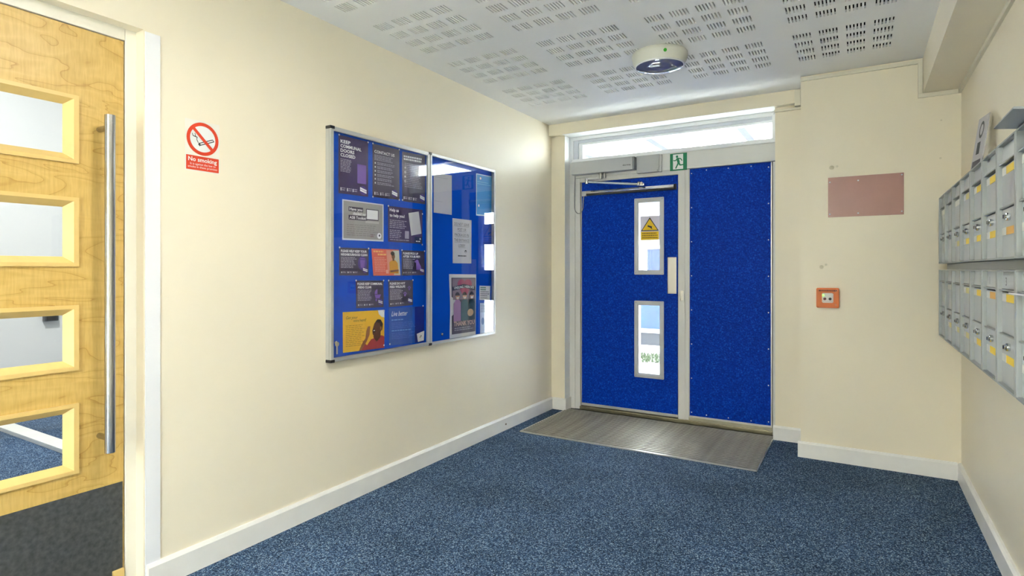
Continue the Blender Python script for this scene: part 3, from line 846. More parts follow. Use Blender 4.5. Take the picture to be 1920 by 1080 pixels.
def footer(s, v, m=PG):
    for u in (0.06, 0.27, 0.46):
        s.rect('footer', PW, u, v, u + 0.03, v + 0.055, 2)
        s.lines('footer_print', m, u + 0.05, v, u + 0.16, 2, 0.032, 0.014, 2, 0.1)

s = poster([(2.0406, 1.8809), (2.2452, 1.8833), (2.2452, 1.5888), (2.0406, 1.5857)], 'dark purple poster reading KEEP COMMUNAL DOORS CLOSED')
s.paper(PURP)
for i, t in enumerate(('KEEP', 'COMMUNAL', 'DOORS', 'CLOSED')):
    s.text('heading', PW, t, 0.06, 0.125 + i * 0.078, height=0.056, width=(0.33, 0.70, 0.46, 0.49)[i], bold=0.03)
s.lines('body_text', PG, 0.06, 0.40, 0.46, 9, 0.026, 0.011)
s.rect('door_picture', PURPL, 0.62, 0.44, 0.93, 0.78, 1); s.rect('door_picture_shade', mat('dim_violet_print', (70, 50, 108), 0.4), 0.30, 0.64, 0.52, 0.82, 1)
badge(s, 0.82, 0.90, 0.12); footer(s, 0.895); s.pin(0.01, 0.0); s.pin(0.99, 0.01); s.done()

s = poster([(2.2787, 1.881), (2.4919, 1.8843), (2.4919, 1.5973), (2.2787, 1.5926)], 'dark purple poster headed CONTACT US, in the middle of the top row')
s.paper(PURP2); s.text('heading', PW, 'CONTACT US', 0.06, 0.165, height=0.055, width=0.74, bold=0.025)
s.lines('body_text', PG, 0.06, 0.20, 0.80, 4, 0.028, 0.012)
for i in range(6):
    s.rect('bullet', PW, 0.07, 0.34 + i * 0.075, 0.11, 0.37 + i * 0.075, 2)
    s.lines('bullet_text', PG, 0.16, 0.335 + i * 0.075, 0.82, 2, 0.028, 0.013, 2)
badge(s, 0.80, 0.89, 0.11); footer(s, 0.90); s.pin(0.0, 0.0); s.pin(0.98, 0.0); s.pin(0.0, 1.0); s.pin(0.98, 1.0); s.done()

s = poster([(2.5144, 1.8791), (2.7191, 1.8892), (2.7191, 1.5949), (2.5144, 1.5935)], 'dark grey purple poster with pale heading, rightmost of the top row of purple posters')
s.paper(PURP2); s.lines('heading', PW, 0.06, 0.07, 0.86, 2, 0.055, 0.036, 2, 0.1)
s.lines('body_text', PG, 0.10, 0.22, 0.88, 14, 0.036, 0.014)
for i in range(4): s.rect('bullet', PW, 0.09, 0.30 + i * 0.09, 0.15, 0.335 + i * 0.09, 2)
badge(s, 0.86, 0.88, 0.11); footer(s, 0.90); s.pin(0.0, 0.98); s.done()

s = poster([(2.0655, 1.5579), (2.3624, 1.5594), (2.3624, 1.3538), (2.0655, 1.3507)], 'grey landscape poster about a toolkit with a laptop picture and white border')
s.paper(mat('poster_border_white', (222, 228, 240), 0.4)); s.rect('grey_panel', mat('warm_grey_print', (168, 166, 164), 0.4), 0.025, 0.03, 0.975, 0.96, 1)
DKP = mat('ink_purple', (52, 44, 74), 0.5)
for t, u, v, w in (('Have you', 0.16, 0.25, 0.30), ('checked our', 0.24, 0.355, 0.31), ('ASB Toolkit?', 0.16, 0.46, 0.40)):
    if u < 0.2: s.rect('heading_box', DKP, u - 0.02, v - 0.09, u + w + 0.02, v + 0.025, 2)
    s.text('heading', PW, t, u, v, width=w, height=0.07, lay=3, bold=0.02)
s.rect('laptop_edge', DKP, 0.555, 0.17, 0.865, 0.46, 2); s.rect('laptop_screen', PW, 0.572, 0.19, 0.85, 0.435, 3)
s.poly('laptop_base', mat('pale_grey_print', (196, 194, 192), 0.4), [(0.54, 0.48), (0.88, 0.48), (0.88, 0.54), (0.54, 0.54)], 2)
s.lines('body_text', mat('soft_grey_print', (144, 140, 140), 0.5), 0.10, 0.60, 0.85, 6, 0.052, 0.018)
s.ell('logo_disc', PW, 0.885, 0.855, 0.055, 0.078, 2); s.ell('logo_mark', DKP, 0.89, 0.845, 0.02, 0.03, 3)
s.lines('credit', mat('rose_grey_print', (150, 122, 128), 0.5), 0.66, 0.83, 0.80, 2, 0.045, 0.022, 2); s.done()

s = poster([(2.3986, 1.5549), (2.6942, 1.5584), (2.6918, 1.353), (2.3986, 1.3553)], 'purple landscape poster reading Help us to help you')
s.paper(PURP); s.text('heading', PW, 'Help us', 0.04, 0.14, width=0.25, height=0.085, bold=0.02); s.text('heading', PW, 'to help you!', 0.04, 0.29, width=0.42, height=0.085, bold=0.02)
s.lines('body_text', PG, 0.04, 0.38, 0.52, 5, 0.05, 0.02); s.lines('body_text', PG, 0.04, 0.66, 0.40, 5, 0.05, 0.02)
s.rect('small_label', PG, 0.47, 0.66, 0.59, 0.88, 2)
s.poly('phone', mat('phone_grey_print', (204, 202, 204), 0.4), [(0.57, 0.14), (0.88, 0.06), (0.97, 0.70), (0.66, 0.78)], 2)
s.rect('teal_corner', mat('teal_dark_print', (22, 34, 78), 0.4), 0.76, 0.80, 1.0, 1.0, 1); s.ell('logo_mark', PW, 0.93, 0.86, 0.022, 0.03, 3); s.lines('credit', PW, 0.80, 0.92, 0.95, 1, 0.05, 0.025, 2, 0)
s.lines('footer_print', PG, 0.05, 0.925, 0.62, 1, 0.05, 0.018); s.pin(0.0, 0.0); s.pin(0.99, 0.12); s.pin(0.99, 1.02); s.done()

def purple(c, t1, w1, t2, w2, label, pic):
    s = poster(c, label); s.paper(PURP2)
    s.text('heading', PW, t1, 0.05, 0.16, width=w1, height=0.085, bold=0.03); s.text('heading', PW, t2, 0.05, 0.285, width=w2, height=0.085, bold=0.03)
    s.lines('body_text', PG, 0.05, 0.34, 0.58, 8, 0.052, 0.022); pic(s); badge(s, 0.87, 0.80, 0.085); footer(s, 0.86)
    s.pin(0.0, 0.0); s.pin(0.99, 0.0); s.done()
def pic_bin(s):
    s.rect('bin_picture', PURPL, 0.70, 0.36, 0.86, 0.40, 2); s.poly('bin_picture', PURPL, [(0.69, 0.43), (0.87, 0.43), (0.84, 0.72), (0.72, 0.72)], 2); s.ell('bin_picture_back', PURPM, 0.78, 0.55, 0.16, 0.26, 1)
def pic_dog(s):
    s.ell('dog_picture', PURPL, 0.66, 0.43, 0.07, 0.07, 2); s.poly('dog_picture', PURPL, [(0.55, 0.42), (0.66, 0.40), (0.66, 0.48), (0.56, 0.48)], 2)
    s.poly('dog_picture', PURPL, [(0.62, 0.45), (0.72, 0.43), (0.84, 0.66), (0.84, 0.78), (0.62, 0.78)], 2)
def pic_pram(s):
    s.poly('pram_picture', PURPL, [(0.66, 0.52), (0.90, 0.52), (0.84, 0.66), (0.70, 0.66)], 2); s.ell('pram_picture', PURPL, 0.76, 0.50, 0.10, 0.18, 2, 12, math.pi, 1.5 * math.pi + 0.0)
    s.poly('pram_picture', PURPL, [(0.66, 0.50), (0.76, 0.50), (0.76, 0.32)], 3); s.ell('pram_picture', PURPL, 0.72, 0.72, 0.035, 0.05, 2); s.ell('pram_picture', PURPL, 0.84, 0.72, 0.035, 0.05, 2)
def pic_paw(s):
    for u, v in ((0.66, 0.58), (0.84, 0.36)):
        s.ell('print_picture', PURPL, u, v, 0.035, 0.05, 2)
        for a in (-2.4, -1.8, -1.2, -0.6): s.ell('print_picture', PURPL, u + 0.065 * math.cos(a), v + 0.10 * math.sin(a), 0.018, 0.03, 2, 10)
purple([(2.0455, 1.3115), (2.2491, 1.3119), (2.2491, 1.1674), (2.0455, 1.1693)], 'PLEASE HELP KEEP YOUR', 0.88, 'NEIGHBOURHOOD CLEAN', 0.90, 'small purple notice reading PLEASE HELP KEEP YOUR NEIGHBOURHOOD CLEAN', pic_bin)
purple([(2.5099, 1.3108), (2.7126, 1.3102), (2.7141, 1.1649), (2.5099, 1.1651)], 'PLEASE PICK UP', 0.66, 'AFTER YOUR PET!', 0.74, 'small purple notice reading PLEASE PICK UP AFTER YOUR PET', pic_dog)
purple([(2.1573, 1.1418), (2.3624, 1.1384), (2.3624, 0.9909), (2.161, 0.9966)], 'PLEASE KEEP COMMUNAL', 0.90, 'AREAS CLEAR', 0.50, 'small purple notice reading PLEASE KEEP COMMUNAL AREAS CLEAR', pic_pram)
purple([(2.4003, 1.1378), (2.607, 1.1375), (2.607, 0.9897), (2.4046, 0.9885)], 'PLEASE DO NOT', 0.62, 'FEED WILDLIFE', 0.62, 'small purple notice reading PLEASE DO NOT FEED WILDLIFE', pic_paw)

# coral leaflet with a person
s = poster([(2.2704, 1.3126), (2.4866, 1.3132), (2.4987, 1.1652), (2.2847, 1.1657)], 'coral leaflet with a person in a mustard top', 'leaflet', cat='leaflet')
s.paper(mat('coral_print', (232, 112, 92), 0.4)); s.rect('picture', mat('pale_sage_print', (206, 204, 186), 0.4), 0.76, 0.04, 1.0, 0.98, 1); s.rect('picture_left', mat('salmon_print', (228, 156, 134), 0.4), 0.52, 0.04, 0.76, 0.80, 1)
SK = mat('brown_skin_print', (140, 92, 60), 0.5); HAIR = mat('dark_hair_print', (52, 38, 34), 0.5); MUST = mat('mustard_print', (222, 156, 40), 0.5)
s.poly('person_print', MUST, [(0.60, 0.50), (0.70, 0.42), (0.84, 0.42), (0.92, 0.52), (0.94, 0.92), (0.60, 0.92)], 2)
s.ell('person_face', SK, 0.765, 0.26, 0.065, 0.12, 2); s.rect('person_face', SK, 0.73, 0.34, 0.80, 0.44, 2); s.ell('person_hair', HAIR, 0.745, 0.16, 0.075, 0.08, 3)
limb(s, 'person_arm', SK, (0.62, 0.84), (0.94, 0.80), 0.07, 3)
PALEO = mat('apricot_print', (250, 196, 120), 0.5)
s.lines('heading', PALEO, 0.06, 0.07, 0.40, 1, 0.1, 0.06, 2, 0); s.lines('heading', PALEO, 0.20, 0.18, 0.52, 1, 0.1, 0.06, 2, 0)
s.lines('body_text', mat('pink_print', (246, 180, 164), 0.5), 0.07, 0.32, 0.55, 9, 0.062, 0.022); s.rect('small_label', mat('pink_print', (246, 180, 164), 0.5), 0.46, 0.78, 0.56, 0.92, 2); s.done()

# yellow poster with a man calling out
s = poster([(2.0683, 0.9819), (2.3682, 0.9758), (2.3682, 0.7659), (2.0701, 0.7743)], 'yellow poster with a man in a red shirt calling out')
s.paper(mat('poster_yellow', (246, 192, 44), 0.4))
INK = mat('brown_ink', (94, 74, 40), 0.5)
s.text('heading', INK, 'Get your', 0.07, 0.18, width=0.27, height=0.07, shear=0.25); s.text('heading', INK, 'voice heard!', 0.24, 0.26, width=0.30, height=0.07, shear=0.25)
s.lines('body_text', mat('ochre_print', (186, 136, 26), 0.5), 0.06, 0.34, 0.52, 12, 0.046, 0.014)
RED = mat('red_shirt_print', (176, 52, 58), 0.5); SK2 = mat('deep_brown_skin_print', (104, 62, 44), 0.5); SK3 = mat('light_brown_skin_print', (166, 108, 66), 0.5)
s.poly('shirt_print', RED, [(0.38, 1.0), (0.48, 0.80), (0.56, 0.88), (0.66, 0.74), (0.78, 0.70), (0.93, 0.66), (1.0, 0.70), (1.0, 1.0)], 2)
s.poly('neck_print', SK2, [(0.72, 0.52), (0.90, 0.56), (0.90, 0.70), (0.80, 0.82), (0.72, 0.70)], 2.7)
s.poly('face_print', SK2, [(0.74, 0.34), (0.80, 0.26), (0.88, 0.25), (0.94, 0.34), (0.94, 0.50), (0.88, 0.60), (0.78, 0.66), (0.70, 0.62), (0.69, 0.52), (0.71, 0.44)], 3)
s.poly('hair_print', HAIR, [(0.77, 0.29), (0.82, 0.235), (0.90, 0.245), (0.96, 0.36), (0.94, 0.54), (0.90, 0.46), (0.88, 0.34)], 4)
s.ell('mouth_print', HAIR, 0.735, 0.53, 0.034, 0.045, 4); s.poly('teeth_print', PW, [(0.712, 0.515), (0.745, 0.505), (0.76, 0.525), (0.72, 0.535)], 5); s.ell('ear_print', SK3, 0.905, 0.47, 0.02, 0.045, 5)
s.poly('hand_print', SK3, [(0.52, 0.70), (0.54, 0.52), (0.58, 0.40), (0.64, 0.40), (0.63, 0.52), (0.62, 0.62), (0.54, 0.80), (0.42, 1.0), (0.36, 1.0), (0.46, 0.78)], 3)
s.poly('white_corner', PW, [(0.83, 0.0), (1.0, 0.0), (1.0, 0.20), (0.93, 0.18), (0.86, 0.11)], 2); s.text('small_heading', INK, '........', 0.06, 0.92, width=0.12, height=0.02)
s.pin(0.985, 0.03); s.pin(0.985, 0.93); s.done()

# deep blue poster
s = poster([(2.4025, 0.9826), (2.7091, 0.9778), (2.7091, 0.7617), (2.4071, 0.7733)], 'deep blue poster with white handwritten heading, at the foot of the left door')
s.paper(mat('poster_blue', (16, 84, 182), 0.35)); s.rect('dark_band', mat('poster_navy', (6, 34, 140), 0.35), 0.72, 0.0, 1.0, 1.0, 1)
s.text('heading', PW, 'Live better', 0.07, 0.22, width=0.44, height=0.13, shear=0.35, bold=0.005)
LB = mat('light_blue_print', (110, 160, 224), 0.5)
s.lines('sub_heading', LB, 0.07, 0.31, 0.40, 1, 0.05, 0.028, 2, 0); s.lines('body_text', mat('mid_blue_print', (76, 116, 206), 0.5), 0.07, 0.40, 0.82, 4, 0.045, 0.016)
s.lines('sub_heading', LB, 0.07, 0.60, 0.60, 1, 0.05, 0.028, 2, 0); s.lines('body_text', mat('mid_blue_print', (76, 116, 206), 0.5), 0.07, 0.68, 0.72, 4, 0.045, 0.016)
s.pin(0.96, -0.01); s.pin(0.01, 0.96); s.done()
s = poster([(2.6405, 0.8167), (2.7091, 0.8294), (2.7042, 0.7719), (2.6502, 0.768)], 'small white corner cut card over the deep blue poster', 'card', 0.002, cat='card')
s.paper(PAPER); s.ell('logo_mark', DARK, 0.55, 0.42, 0.06, 0.08, 1); s.ell('logo_mark_pale', mat('khaki_print', (190, 184, 130), 0.5), 0.40, 0.52, 0.10, 0.10, 1); s.done()

# right half
s = poster([(2.801, 1.802), (2.9862, 1.8069), (2.9862, 1.5519), (2.801, 1.5517)], 'plain white sheet with faint print, at the top left of the right door', 'notice', cat='notice')
s.paper(mat('grey_white_paper', (206, 204, 212), 0.6)); s.lines('small_print', mat('faint_print', (178, 176, 190), 0.6), 0.05, 0.05, 0.80, 2, 0.05, 0.015); s.lines('small_print', mat('faint_print', (178, 176, 190), 0.6), 0.03, 0.70, 0.55, 1, 0.05, 0.012); s.done()
s = poster([(2.9936, 1.5318), (3.2075, 1.5336), (3.2044, 1.2402), (2.9965, 1.2401)], 'white notice about post and packages in the entrance lobby', 'notice', cat='notice')
s.paper(mat('notice_paper', (214, 213, 218), 0.6))
for i, (t, w) in enumerate((('DO NOT LEAVE', 0.78), ('POST OR', 0.44), ('PACKAGES IN', 0.74), ('THE ENTRANCE', 0.80), ('LOBBY', 0.36))):
    s.text('heading', DARK, t, 0.48, 0.15 + i * 0.12, width=w, height=0.062, align='c', bold=-0.004)
    s.rect('underline', DARK, 0.48 - w / 2, 0.165 + i * 0.12, 0.48 + w / 2, 0.170 + i * 0.12, 2)
s.ell('logo_mark', DARK, 0.68, 0.73, 0.055, 0.035, 2); s.ell('logo_cut', MATS['notice_paper'], 0.68, 0.742, 0.028, 0.02, 3); s.lines('credit', DARK, 0.27, 0.82, 0.72, 1, 0.05, 0.025, 2, 0); s.done()
s = poster([(3.2623, 1.8601), (3.4667, 1.8664), (3.4596, 1.5788), (3.2623, 1.5706)], 'bright cyan sheet in a pale sleeve at the top right corner', 'notice', cat='notice')
s.paper(mat('pale_sleeve', (176, 214, 232), 0.3)); s.rect('cyan_panel', mat('cyan_print', (12, 146, 222), 0.4), 0.04, 0.02, 0.96, 0.97, 1)
s.lines('heading', mat('pale_cyan_print', (110, 200, 240), 0.5), 0.08, 0.18, 0.95, 2, 0.05, 0.016); s.lines('body_text', mat('soft_cyan_print', (40, 164, 230), 0.5), 0.10, 0.32, 0.80, 9, 0.045, 0.012); s.ell('dot', PW, 0.26, 0.10, 0.05, 0.03, 2); s.ell('dot', PW, 0.16, 0.76, 0.04, 0.03, 2); s.done()

# thank-you poster (generic figures), curling off the board
s = poster([(2.958, 1.1696), (3.2623, 1.1656), (3.2565, 0.7524), (2.9636, 0.7548)], 'curling poster of cartoon key workers reading THANK YOU', 'poster', 0.0)
s.curl = 0.006
s.paper(PAPER)
s.rect('grey_panel', mat('slate_print', (92, 84, 100), 0.5), 0.06, 0.055, 0.96, 0.94, 12)
s.rect('sky_panel', mat('mauve_grey_print', (140, 122, 132), 0.5), 0.09, 0.07, 0.93, 0.40, 13)
HEART = mat('rose_print', (178, 72, 100), 0.5)
s.ell('heart', HEART, 0.42, 0.155, 0.15, 0.075, 14); s.ell('heart', HEART, 0.66, 0.155, 0.15, 0.075, 14); s.poly('heart', HEART, [(0.28, 0.18), (0.80, 0.18), (0.54, 0.40)], 14)
NAVY = mat('ink_navy', (44, 44, 66), 0.5)
s.poly('banner', NAVY, [(0.08, 0.20), (0.50, 0.155), (0.94, 0.20), (0.94, 0.26), (0.50, 0.215), (0.08, 0.26)], 15)
s.text('banner_text', PW, 'UNSUNG', 0.14, 0.235, width=0.34, height=0.038, lay=17, bold=0.01, rot=0.07); s.text('banner_text', PW, 'HEROES', 0.53, 0.215, width=0.36, height=0.038, lay=17, bold=0.01, rot=-0.07)
for i, (u, body, hc) in enumerate(((0.25, mat('pink_tunic', (170, 128, 176), 0.5), HAIR), (0.52, mat('teal_tunic', (44, 92, 106), 0.5), HAIR), (0.80, mat('dark_teal_tunic', (28, 66, 70), 0.5), HAIR))):
    s.poly('figure_body', body, [(u - 0.15, 0.46), (u - 0.06, 0.40), (u + 0.06, 0.40), (u + 0.14, 0.46), (u + 0.13, 0.74), (u - 0.14, 0.74)], 16 + i)
    s.parts['figure_body.%d' % i] = s.parts.pop('figure_body')
    s.ell('figure_face', mat('figure_skin', (226, 178, 148), 0.5), u, 0.345, 0.072, 0.056, 19); s.ell('figure_hair', hc, u - 0.005, 0.335, 0.085, 0.052, 20, 16, math.pi, 2 * math.pi)
    s.ell('figure_eye', HAIR, u - 0.025, 0.343, 0.010, 0.006, 21, 8); s.ell('figure_eye', HAIR, u + 0.03, 0.343, 0.010, 0.006, 21, 8)
    s.rect('figure_mask', PW, u - 0.038, 0.362, u + 0.038, 0.384, 21)
s.ell('basket', mat('tan_print', (204, 168, 120), 0.5), 0.74, 0.62, 0.12, 0.06, 22)
s.text('thanks_text', mat('peach_print', (224, 188, 168), 0.5), 'THANK YOU', 0.51, 0.815, width=0.80, height=0.072, align='c', lay=22, bold=0.02)
s.lines('small_print', mat('faint_print', (178, 176, 190), 0.6), 0.14, 0.845, 0.90, 2, 0.03, 0.012, 22)
made = s.done()
s = poster([(3.3038, 1.0875), (3.4415, 1.0818), (3.4353, 0.9815), (3.3038, 0.9875)], 'small note with green heading beside the thank-you poster', 'note', cat='note')
s.paper(PAPER); s.lines('heading', mat('green_ink', (50, 130, 90), 0.5), 0.08, 0.10, 0.62, 2, 0.14, 0.07, 1, 0.1); s.lines('body_text', DARK, 0.08, 0.40, 0.92, 4, 0.14, 0.05, 1); s.done()
s = poster([(3.3104, 0.9672), (3.3906, 0.9632), (3.3906, 0.7522), (3.3104, 0.7539)], 'narrow pale blue leaflet at the bottom right of the noticeboard', 'leaflet', cat='leaflet')
s.paper(mat('pale_blue_paper', (176, 196, 222), 0.5)); s.lines('body_text', DARK, 0.1, 0.08, 0.9, 5, 0.05, 0.018, 1); s.ell('picture', mat('denim_print', (84, 124, 180), 0.5), 0.42, 0.60, 0.22, 0.12, 1); s.lines('small_print', mat('faint_print', (178, 176, 190), 0.6), 0.1, 0.78, 0.9, 4, 0.04, 0.014, 1); s.done()

# ------------------------------------------------------------------ no smoking sign
ns = thing('no_smoking_sign', 'red and white No smoking sign on the cream wall beside the wooden door', 'sign', (XL, 1.35, 1.598))
Y0, Y1, Z0, Z1 = 1.283, 1.418, 1.598, 1.792
sh = Sheet(ns, [(XL + 0.0003, Y0, Z1), (XL + 0.0003, Y1, Z1), (XL + 0.0003, Y1, Z0), (XL + 0.0003, Y0, Z0)], (1, 0, 0), 0.001)
SR = mat('sign_red', (222, 70, 40), 0.4)
asp = sh.w / sh.h
sh.ell('white_disc', SIGNW, 0.5, 0.34, 0.47, 0.47 * asp, 0, 40)
sh.ring('red_ring', SR, 0.5, 0.34, 0.49, 0.49 * asp, 0.10, 2)
# cigarette and smoke
K = 'cigarette'
def P4(a, b_, w, lay=1, m=DARK, part=K): limb(sh, part, m, a, b_, w, lay)
P4((0.40, 0.435), (0.80, 0.315), 0.018); P4((0.42, 0.475), (0.84, 0.35), 0.018); P4((0.80, 0.31), (0.85, 0.355), 0.018); P4((0.37, 0.44), (0.42, 0.48), 0.05)
P4((0.36, 0.43), (0.31, 0.36), 0.018); P4((0.31, 0.36), (0.33, 0.32), 0.018); P4((0.33, 0.32), (0.20, 0.30), 0.018); P4((0.20, 0.30), (0.18, 0.25), 0.018); P4((0.28, 0.31), (0.26, 0.24), 0.018)
limb(sh, 'red_bar', SR, (0.19, 0.125), (0.81, 0.555), 0.075, 3)
sh.rect('red_panel', SR, 0.0, 0.705, 1.0, 1.0, 0)
sh.text('heading', SIGNW, 'No smoking', 0.06, 0.82, width=0.88, height=0.085, lay=1, bold=0.02)
sh.text('small_print', SIGNW, 'It is against the law to', 0.12, 0.895, width=0.78, height=0.042, lay=1)
sh.text('small_print', SIGNW, 'smoke in these premises', 0.05, 0.955, width=0.90, height=0.042, lay=1)
sh.done()
obj('clear_backing', bxm(XL + 0.0001, XL + 0.0003, Y0 - 0.004, Y1 + 0.004, Z0 - 0.004, Z1 + 0.006), mat('clear_film_white', (236, 232, 220), 0.35), ns)

# ------------------------------------------------------------------ pink plate and orange box on the wall block
pp = thing('wall_plate', 'blank dusty pink plate screwed to the cream wall', 'plate', (0.03, YK, 1.52))
bm = bxm(-0.164, 0.230, YK - 0.004, YK - 0.0002, 1.526, 1.774, 0.001)
obj('plate', bm, mat('dusty_pink_plastic', (180, 136, 128), 0.22, var=0.06, vscale=5), pp)
for x in (-0.158, 0.0, 0.222):
    for z in (1.745 if x < 0.1 else 1.762, 1.545): screw(pp, x + 0.004 if x < 0 else x - 0.002, YK - 0.004, z)
ob = thing('door_release', 'orange emergency release box with white insert and green light', 'release box', (-0.166, YK, 0.958))
OR = mat('orange_plastic', (226, 112, 14), 0.4)
bm = frame_ring(B(), -0.228, -0.103, 0.960, 1.084, 0.031, YK - 0.035, YK - 0.0005, 'y', 0.004); obj('casing', bm, OR, ob)
obj('insert', bxm(-0.1975, -0.134, YK - 0.024, YK - 0.002, 0.9905, 1.0535), mat('white_insert', (222, 218, 214), 0.4), ob)
for x, m in ((-0.181, mat('dark_red_button', (104, 30, 36), 0.4)), (-0.152, BLACKP)):
    obj('button', lathe(B(), [(0.0085, 0), (0.0085, -0.004), (0.006, -0.005)], (x, YK - 0.024, 1.016), 'y', 16), m, ob)
obj('indicator_light', lathe(B(), [(0.005, 0), (0.004, -0.004)], (-0.189, YK - 0.024, 1.038), 'y', 12), mat('green_led', (120, 255, 90), 0.3, emit=(110, 255, 70), estr=3.0), ob)
shb = Sheet(ob, [(-0.22, YK - 0.0352, 1.078), (-0.11, YK - 0.0352, 1.078), (-0.11, YK - 0.0352, 1.058), (-0.22, YK - 0.0352, 1.058)], (0, -1, 0), 0.0001)
shb.lines('lettering', mat('dark_orange_print', (120, 52, 12), 0.5), 0.06, 0.3, 0.96, 1, 0.6, 0.4, 1, 0); shb.done()

# small screw-hole marks left on the wall block
MARK = mat('filled_hole', (220, 212, 188), 0.8)
WBR = bpy.data.objects['wall_back_right']
for x, z, r_ in ((0.405, 1.842, 0.010), (0.408, 2.06, 0.008), (-0.145, 1.837, 0.022), (-0.115, 1.842, 0.012), (-0.20, 1.215, 0.020), (-0.175, 1.23, 0.012)):
    r_ *= 0.6
    obj('filled_hole', lathe(B(), [(r_, 0), (r_ * 0.9, -0.0006), (r_ * 0.3, -0.0008)], (x, YK, z), 'y', 12), MARK, WBR)
# ------------------------------------------------------------------ mailboxes
MF, MH, MW = 0.390, 0.372, 0.2665          # front plane, height, pitch
YFAR = 4.056
YELL = mat('label_yellow', (250, 216, 62), 0.5); LW = mat('label_white', (226, 226, 218), 0.5); PALEY = mat('label_faded', (222, 212, 140), 0.5); ORL = mat('label_orange', (240, 186, 90), 0.5)
D = XR - MF
W = MW - 0.0015
def mesh_of(bm, m, name, smooth=False):
    bmesh.ops.recalc_face_normals(bm, faces=bm.faces)
    me = bpy.data.meshes.new(name); bm.to_mesh(me); bm.free(); me.materials.append(m)
    if smooth:
        for p in me.polygons: p.use_smooth = True
        try: me.set_sharp_from_angle(angle=math.radians(40))
        except Exception: pass
    return me
# local frame: x from -D (front) to 0 (wall), y 0 (near side) .. W (far side), z 0 .. MH
t_ = 0.004
bm = B()
box(bm, -0.006, -0.0005, 0, W, 0, MH)                       # back
box(bm, -D, -0.006, 0, 0.014, 0, MH, 0.0015); box(bm, -D, -0.006, W - 0.014, W, 0, MH, 0.0015)
box(bm, -D, -0.006, 0.014, W - 0.014, MH - 0.005, MH); box(bm, -D, -0.006, 0.014, W - 0.014, 0, 0.006)
ME_BODY = mesh_of(bm, MBOX, 'body')
REC = -D + 0.013
bm = B()
prism(bm, [(REC + 0.002, 0.0145, MH - 0.0055), (REC + 0.006, 0.0145, MH - 0.0055), (REC + 0.003, 0.0145, MH - 0.060), (REC - 0.001, 0.0145, MH - 0.060)], (0, W - 0.029, 0))
ME_FLAP = mesh_of(bm, MBOXD, 'flap')
ME_LIP = mesh_of(bxm(-D + 0.004, REC + 0.006, 0.0145, W - 0.0145, MH - 0.066, MH - 0.062), MBOX, 'slot_lip')
ME_DOOR = mesh_of(bxm(REC, REC + 0.004, 0.0145, W - 0.0145, MH - 0.202, MH - 0.073, 0.001), MBOXD, 'door')
ME_LEDGE = mesh_of(bxm(-D + 0.006, REC + 0.004, 0.0145, W - 0.0145, MH - 0.208, MH - 0.204), MBOX, 'ledge')
ME_LOW = mesh_of(bxm(REC, REC + 0.004, 0.0145, W - 0.0145, 0.0065, MH - 0.211, 0.001), MBOXD, 'lower_door')
ME_LOCK = mesh_of(lathe(B(), [(0.011, 0), (0.0125, -0.004), (0.0125, -0.010), (0.008, -0.012), (0.008, -0.016), (0.003, -0.017)], (0, 0, 0), 'x', 20), CHROME, 'lock', True)
ME_HOLE = mesh_of(bxm(-0.0182, -0.0165, -0.0012, 0.0012, -0.0055, 0.0055), BLACKP, 'keyway')
def label_mesh(m, w0, w1, h): return mesh_of(bxm(-0.0015, 0, w0, w1, 0, h), m, 'label')
LABS = {}
for k, m in (('y', YELL), ('w', LW), ('p', PALEY), ('o', ORL)):
    LABS[k] = mesh_of(bxm(-0.0012, 0, 0.0, 0.150, 0, 0.024), m, 'label')
ME_TAB = mesh_of(bxm(-0.0015, 0, 0.0, 0.057, 0, 0.024), LW, 'name_tab')
def child(name, me, root, loc):
    o = bpy.data.objects.new(name, me); C.objects.link(o); o.parent = root; o.location = loc
    return o
ORD = ['first', 'second', 'third', 'fourth', 'fifth', 'sixth', 'seventh', 'eighth']
TOPL = {'upper': ['w', None, 'w', 'p', 'y', 'y', 'y', 'y'], 'lower': [None, 'w', None, 'p', 'y', 'o', 'y', None]}
LOWL = {'upper': [None, None, 'p', 'y', 'y', 'y', 'o', 'y'], 'lower': [None, 'p', 'p', 'p', 'y', 'y', 'y', 'y']}
for row, zb in (('upper', 1.232), ('lower', 0.826)):
    for i in range(8):
        y0 = YFAR - (i + 1) * MW
        extra = {0: ', farthest from the viewer', 7: ', nearest the viewer'}.get(i, '')
        t = thing('mailbox', '%s grey steel mailbox of the %s row, counted from the corner%s' % (ORD[i], row, extra), 'mailbox', (XR, y0, zb), 'grey wall mailboxes')
        child('body', ME_BODY, t, (0, 0, 0))
        if not (row == 'upper' and i == 7):
            child('flap', ME_FLAP, t, (0, 0, 0))
        child('slot_lip', ME_LIP, t, (0, 0, 0))
        d = child('door', ME_DOOR, t, (0, 0, 0)); child('ledge', ME_LEDGE, t, (0, 0, 0)); l = child('lower_door', ME_LOW, t, (0, 0, 0))
        lk = child('lock', ME_LOCK, l, (REC, W * 0.52, MH - 0.240)); 
        child('keyway', ME_HOLE, t, (REC, W * 0.52, MH - 0.240))
        a = TOPL[row][i]
        if a:
            child('label', LABS[a], d, (REC, 0.035, MH - 0.101)); child('name_tab', ME_TAB, d, (REC, 0.187, MH - 0.101))
        a = LOWL[row][i]
        if a:
            child('label', LABS[a], l, (REC, 0.035, MH - 0.294)); child('name_tab', ME_TAB, l, (REC, 0.187, MH - 0.294))
        if row == 'upper' and i == 7:
            bm = prism(B(), [(0.340, y0 + 0.010, 1.613), (0.342, y0 + 0.010, 1.619), (0.418, y0 + 0.010, 1.610), (0.416, y0 + 0.010, 1.6042)], (0, W - 0.016, 0))
            obj('raised_flap', bm, mat('dark_flap_steel', (150, 156, 164), 0.35, metal=0.3), t)
